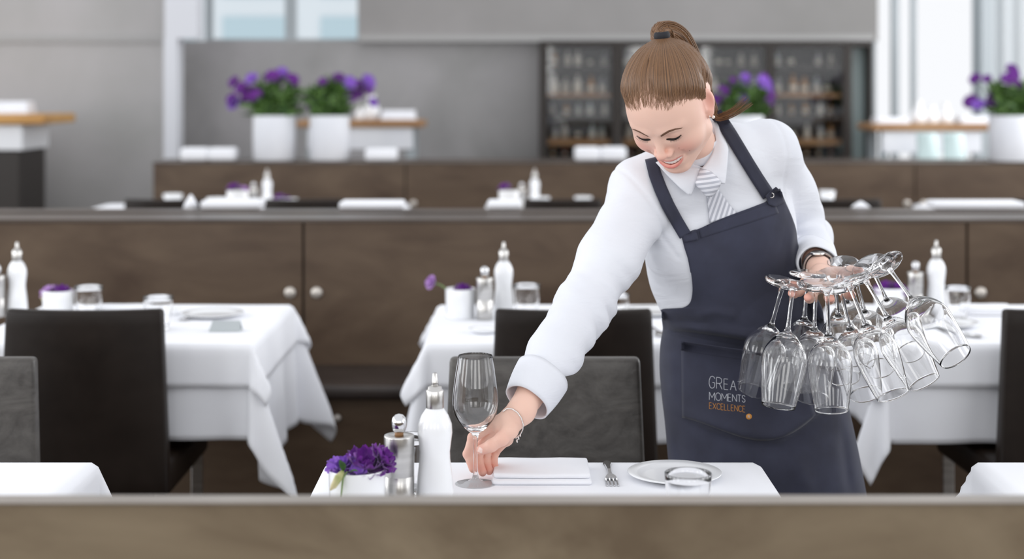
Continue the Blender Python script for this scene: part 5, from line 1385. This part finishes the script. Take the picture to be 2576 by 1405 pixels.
# ------------------------------------------------------------------ wine glasses
foot_p = [(0, 0), (.034, 0), (.0347, .0006), (.034, .0014), (.020, .0030), (.010, .0056), (.0062, .0095)]
stem_p = [(.0062, .0095), (.0044, .018), (.0036, .035), (.0035, .060), (.0038, .074), (.0050, .084), (.0085, .0905)]
bo = [(.0085, .0905), (.0170, .0965), (.0270, .1075), (.0350, .1200), (.0392, .1330), (.0402, .1430), (.0395, .1560), (.0375, .1740), (.0350, .1930), (.0322, .2110), (.0296, .2256)]
bi = [(.0290, .2256), (.0313, .2110), (.0341, .1930), (.0366, .1740), (.0386, .1560), (.0393, .1430), (.0383, .1335), (.0340, .1215), (.0258, .1095), (.0150, .1005), (.0070, .0975), (0, .0968)]
def densify(pr, k=3):
    n = len(pr); o = []
    for i in range(n-1):
        p0, p1, p2, p3 = pr[max(0, i-1)], pr[i], pr[i+1], pr[min(n-1, i+2)]
        for q in range(k):
            u = q/k; o.append(tuple(max(0, .5*((2*p1[c])+(-p0[c]+p2[c])*u+(2*p0[c]-5*p1[c]+4*p2[c]-p3[c])*u*u+(-p0[c]+3*p1[c]-3*p2[c]+p3[c])*u**3)) for c in (0, 1)))
    o.append(pr[-1]); return o
def make_glass(label):
    t = thing('wine_glass', label, 'glass')
    lathe('foot', foot_p[:2]+densify(foot_p[1:], 2)[1:], M['glass'], t, 56)
    lathe('stem', densify(stem_p), M['glass'], t, 40)
    lathe('bowl', densify(bo)+[(.0293, .2260)]+densify(bi), M['glass'], t, 64)
    return t
g0 = make_glass('upright wine glass on the nearest table, its stem pinched by the waitress')
g0.location = (at(1196, 2.555), 2.555, TZ); g0.scale = (.975, .975, .962)
HG = [ # foot px,py,D ; rim px,py ; side of depth (+ = rim nearer the camera)
    ((1971, 709, 2.70), (1893, 992), -1, 'leftmost held wine glass, its bowl over the lettering'),
    ((1996, 714, 2.665), (1958, 1022), 1, 'second held wine glass from the left, in the front row'),
    ((2032, 688, 2.755), (2010, 985), -1, 'held wine glass behind, third stem from the left'),
    ((2052, 716, 2.685), (2043, 1015), -1, 'held wine glass between the two front ones, partly hidden'),
    ((2080, 720, 2.64), (2092, 1037), 1, 'lowest front held wine glass, hanging straight in the middle'),
    ((2098, 690, 2.77), (2125, 960), -1, 'held wine glass at the back right of the straight middle one'),
    ((2112, 718, 2.68), (2182, 1010), -1, 'held wine glass tilting right, first one beyond the middle glass'),
    ((2132, 704, 2.645), (2248, 998), 1, 'held wine glass tilting right with its rim over the white cloth'),
    ((2150, 690, 2.74), (2215, 930), -1, 'back held wine glass hidden among the right-tilting ones'),
    ((2172, 694, 2.67), (2332, 972), 1, 'strongly tilted held wine glass, third rim from the right'),
    ((2118, 668, 2.82), (2150, 900), -1, 'held wine glass highest at the back beside the watch'),
    ((2190, 668, 2.74), (2296, 890), -1, 'back held wine glass behind the rightmost one, foot tilted'),
    ((2228, 664, 2.68), (2405, 898), 1, 'rightmost held wine glass, most steeply tilted'),
]
GLEN = .2180
for (f_, r_, sgn, lab) in HG:
    a = P(*f_); b_ = P(r_[0], r_[1], f_[2]); d = b_-a; L = math.hypot(d.x, d.z)
    if L < GLEN: dy = -sgn*math.sqrt(GLEN**2-L**2)*.9
    else: dy = 0
    # compensate perspective of the depth change
    for _ in range(4):
        D2_ = f_[2]+dy; b_ = P(r_[0], r_[1], D2_); v_ = b_-a; L = math.hypot(v_.x, v_.z); dy = -sgn*math.sqrt(max(0, GLEN**2-L**2)) if L < GLEN else 0
    d = (P(r_[0], r_[1], f_[2]+dy)-a).normalized()
    g = dup(g0, tuple(a), 0, lab, 'wine glasses held upside down by their feet')
    g.rotation_mode = 'QUATERNION'; g.rotation_quaternion = d.to_track_quat('Z', 'Y')
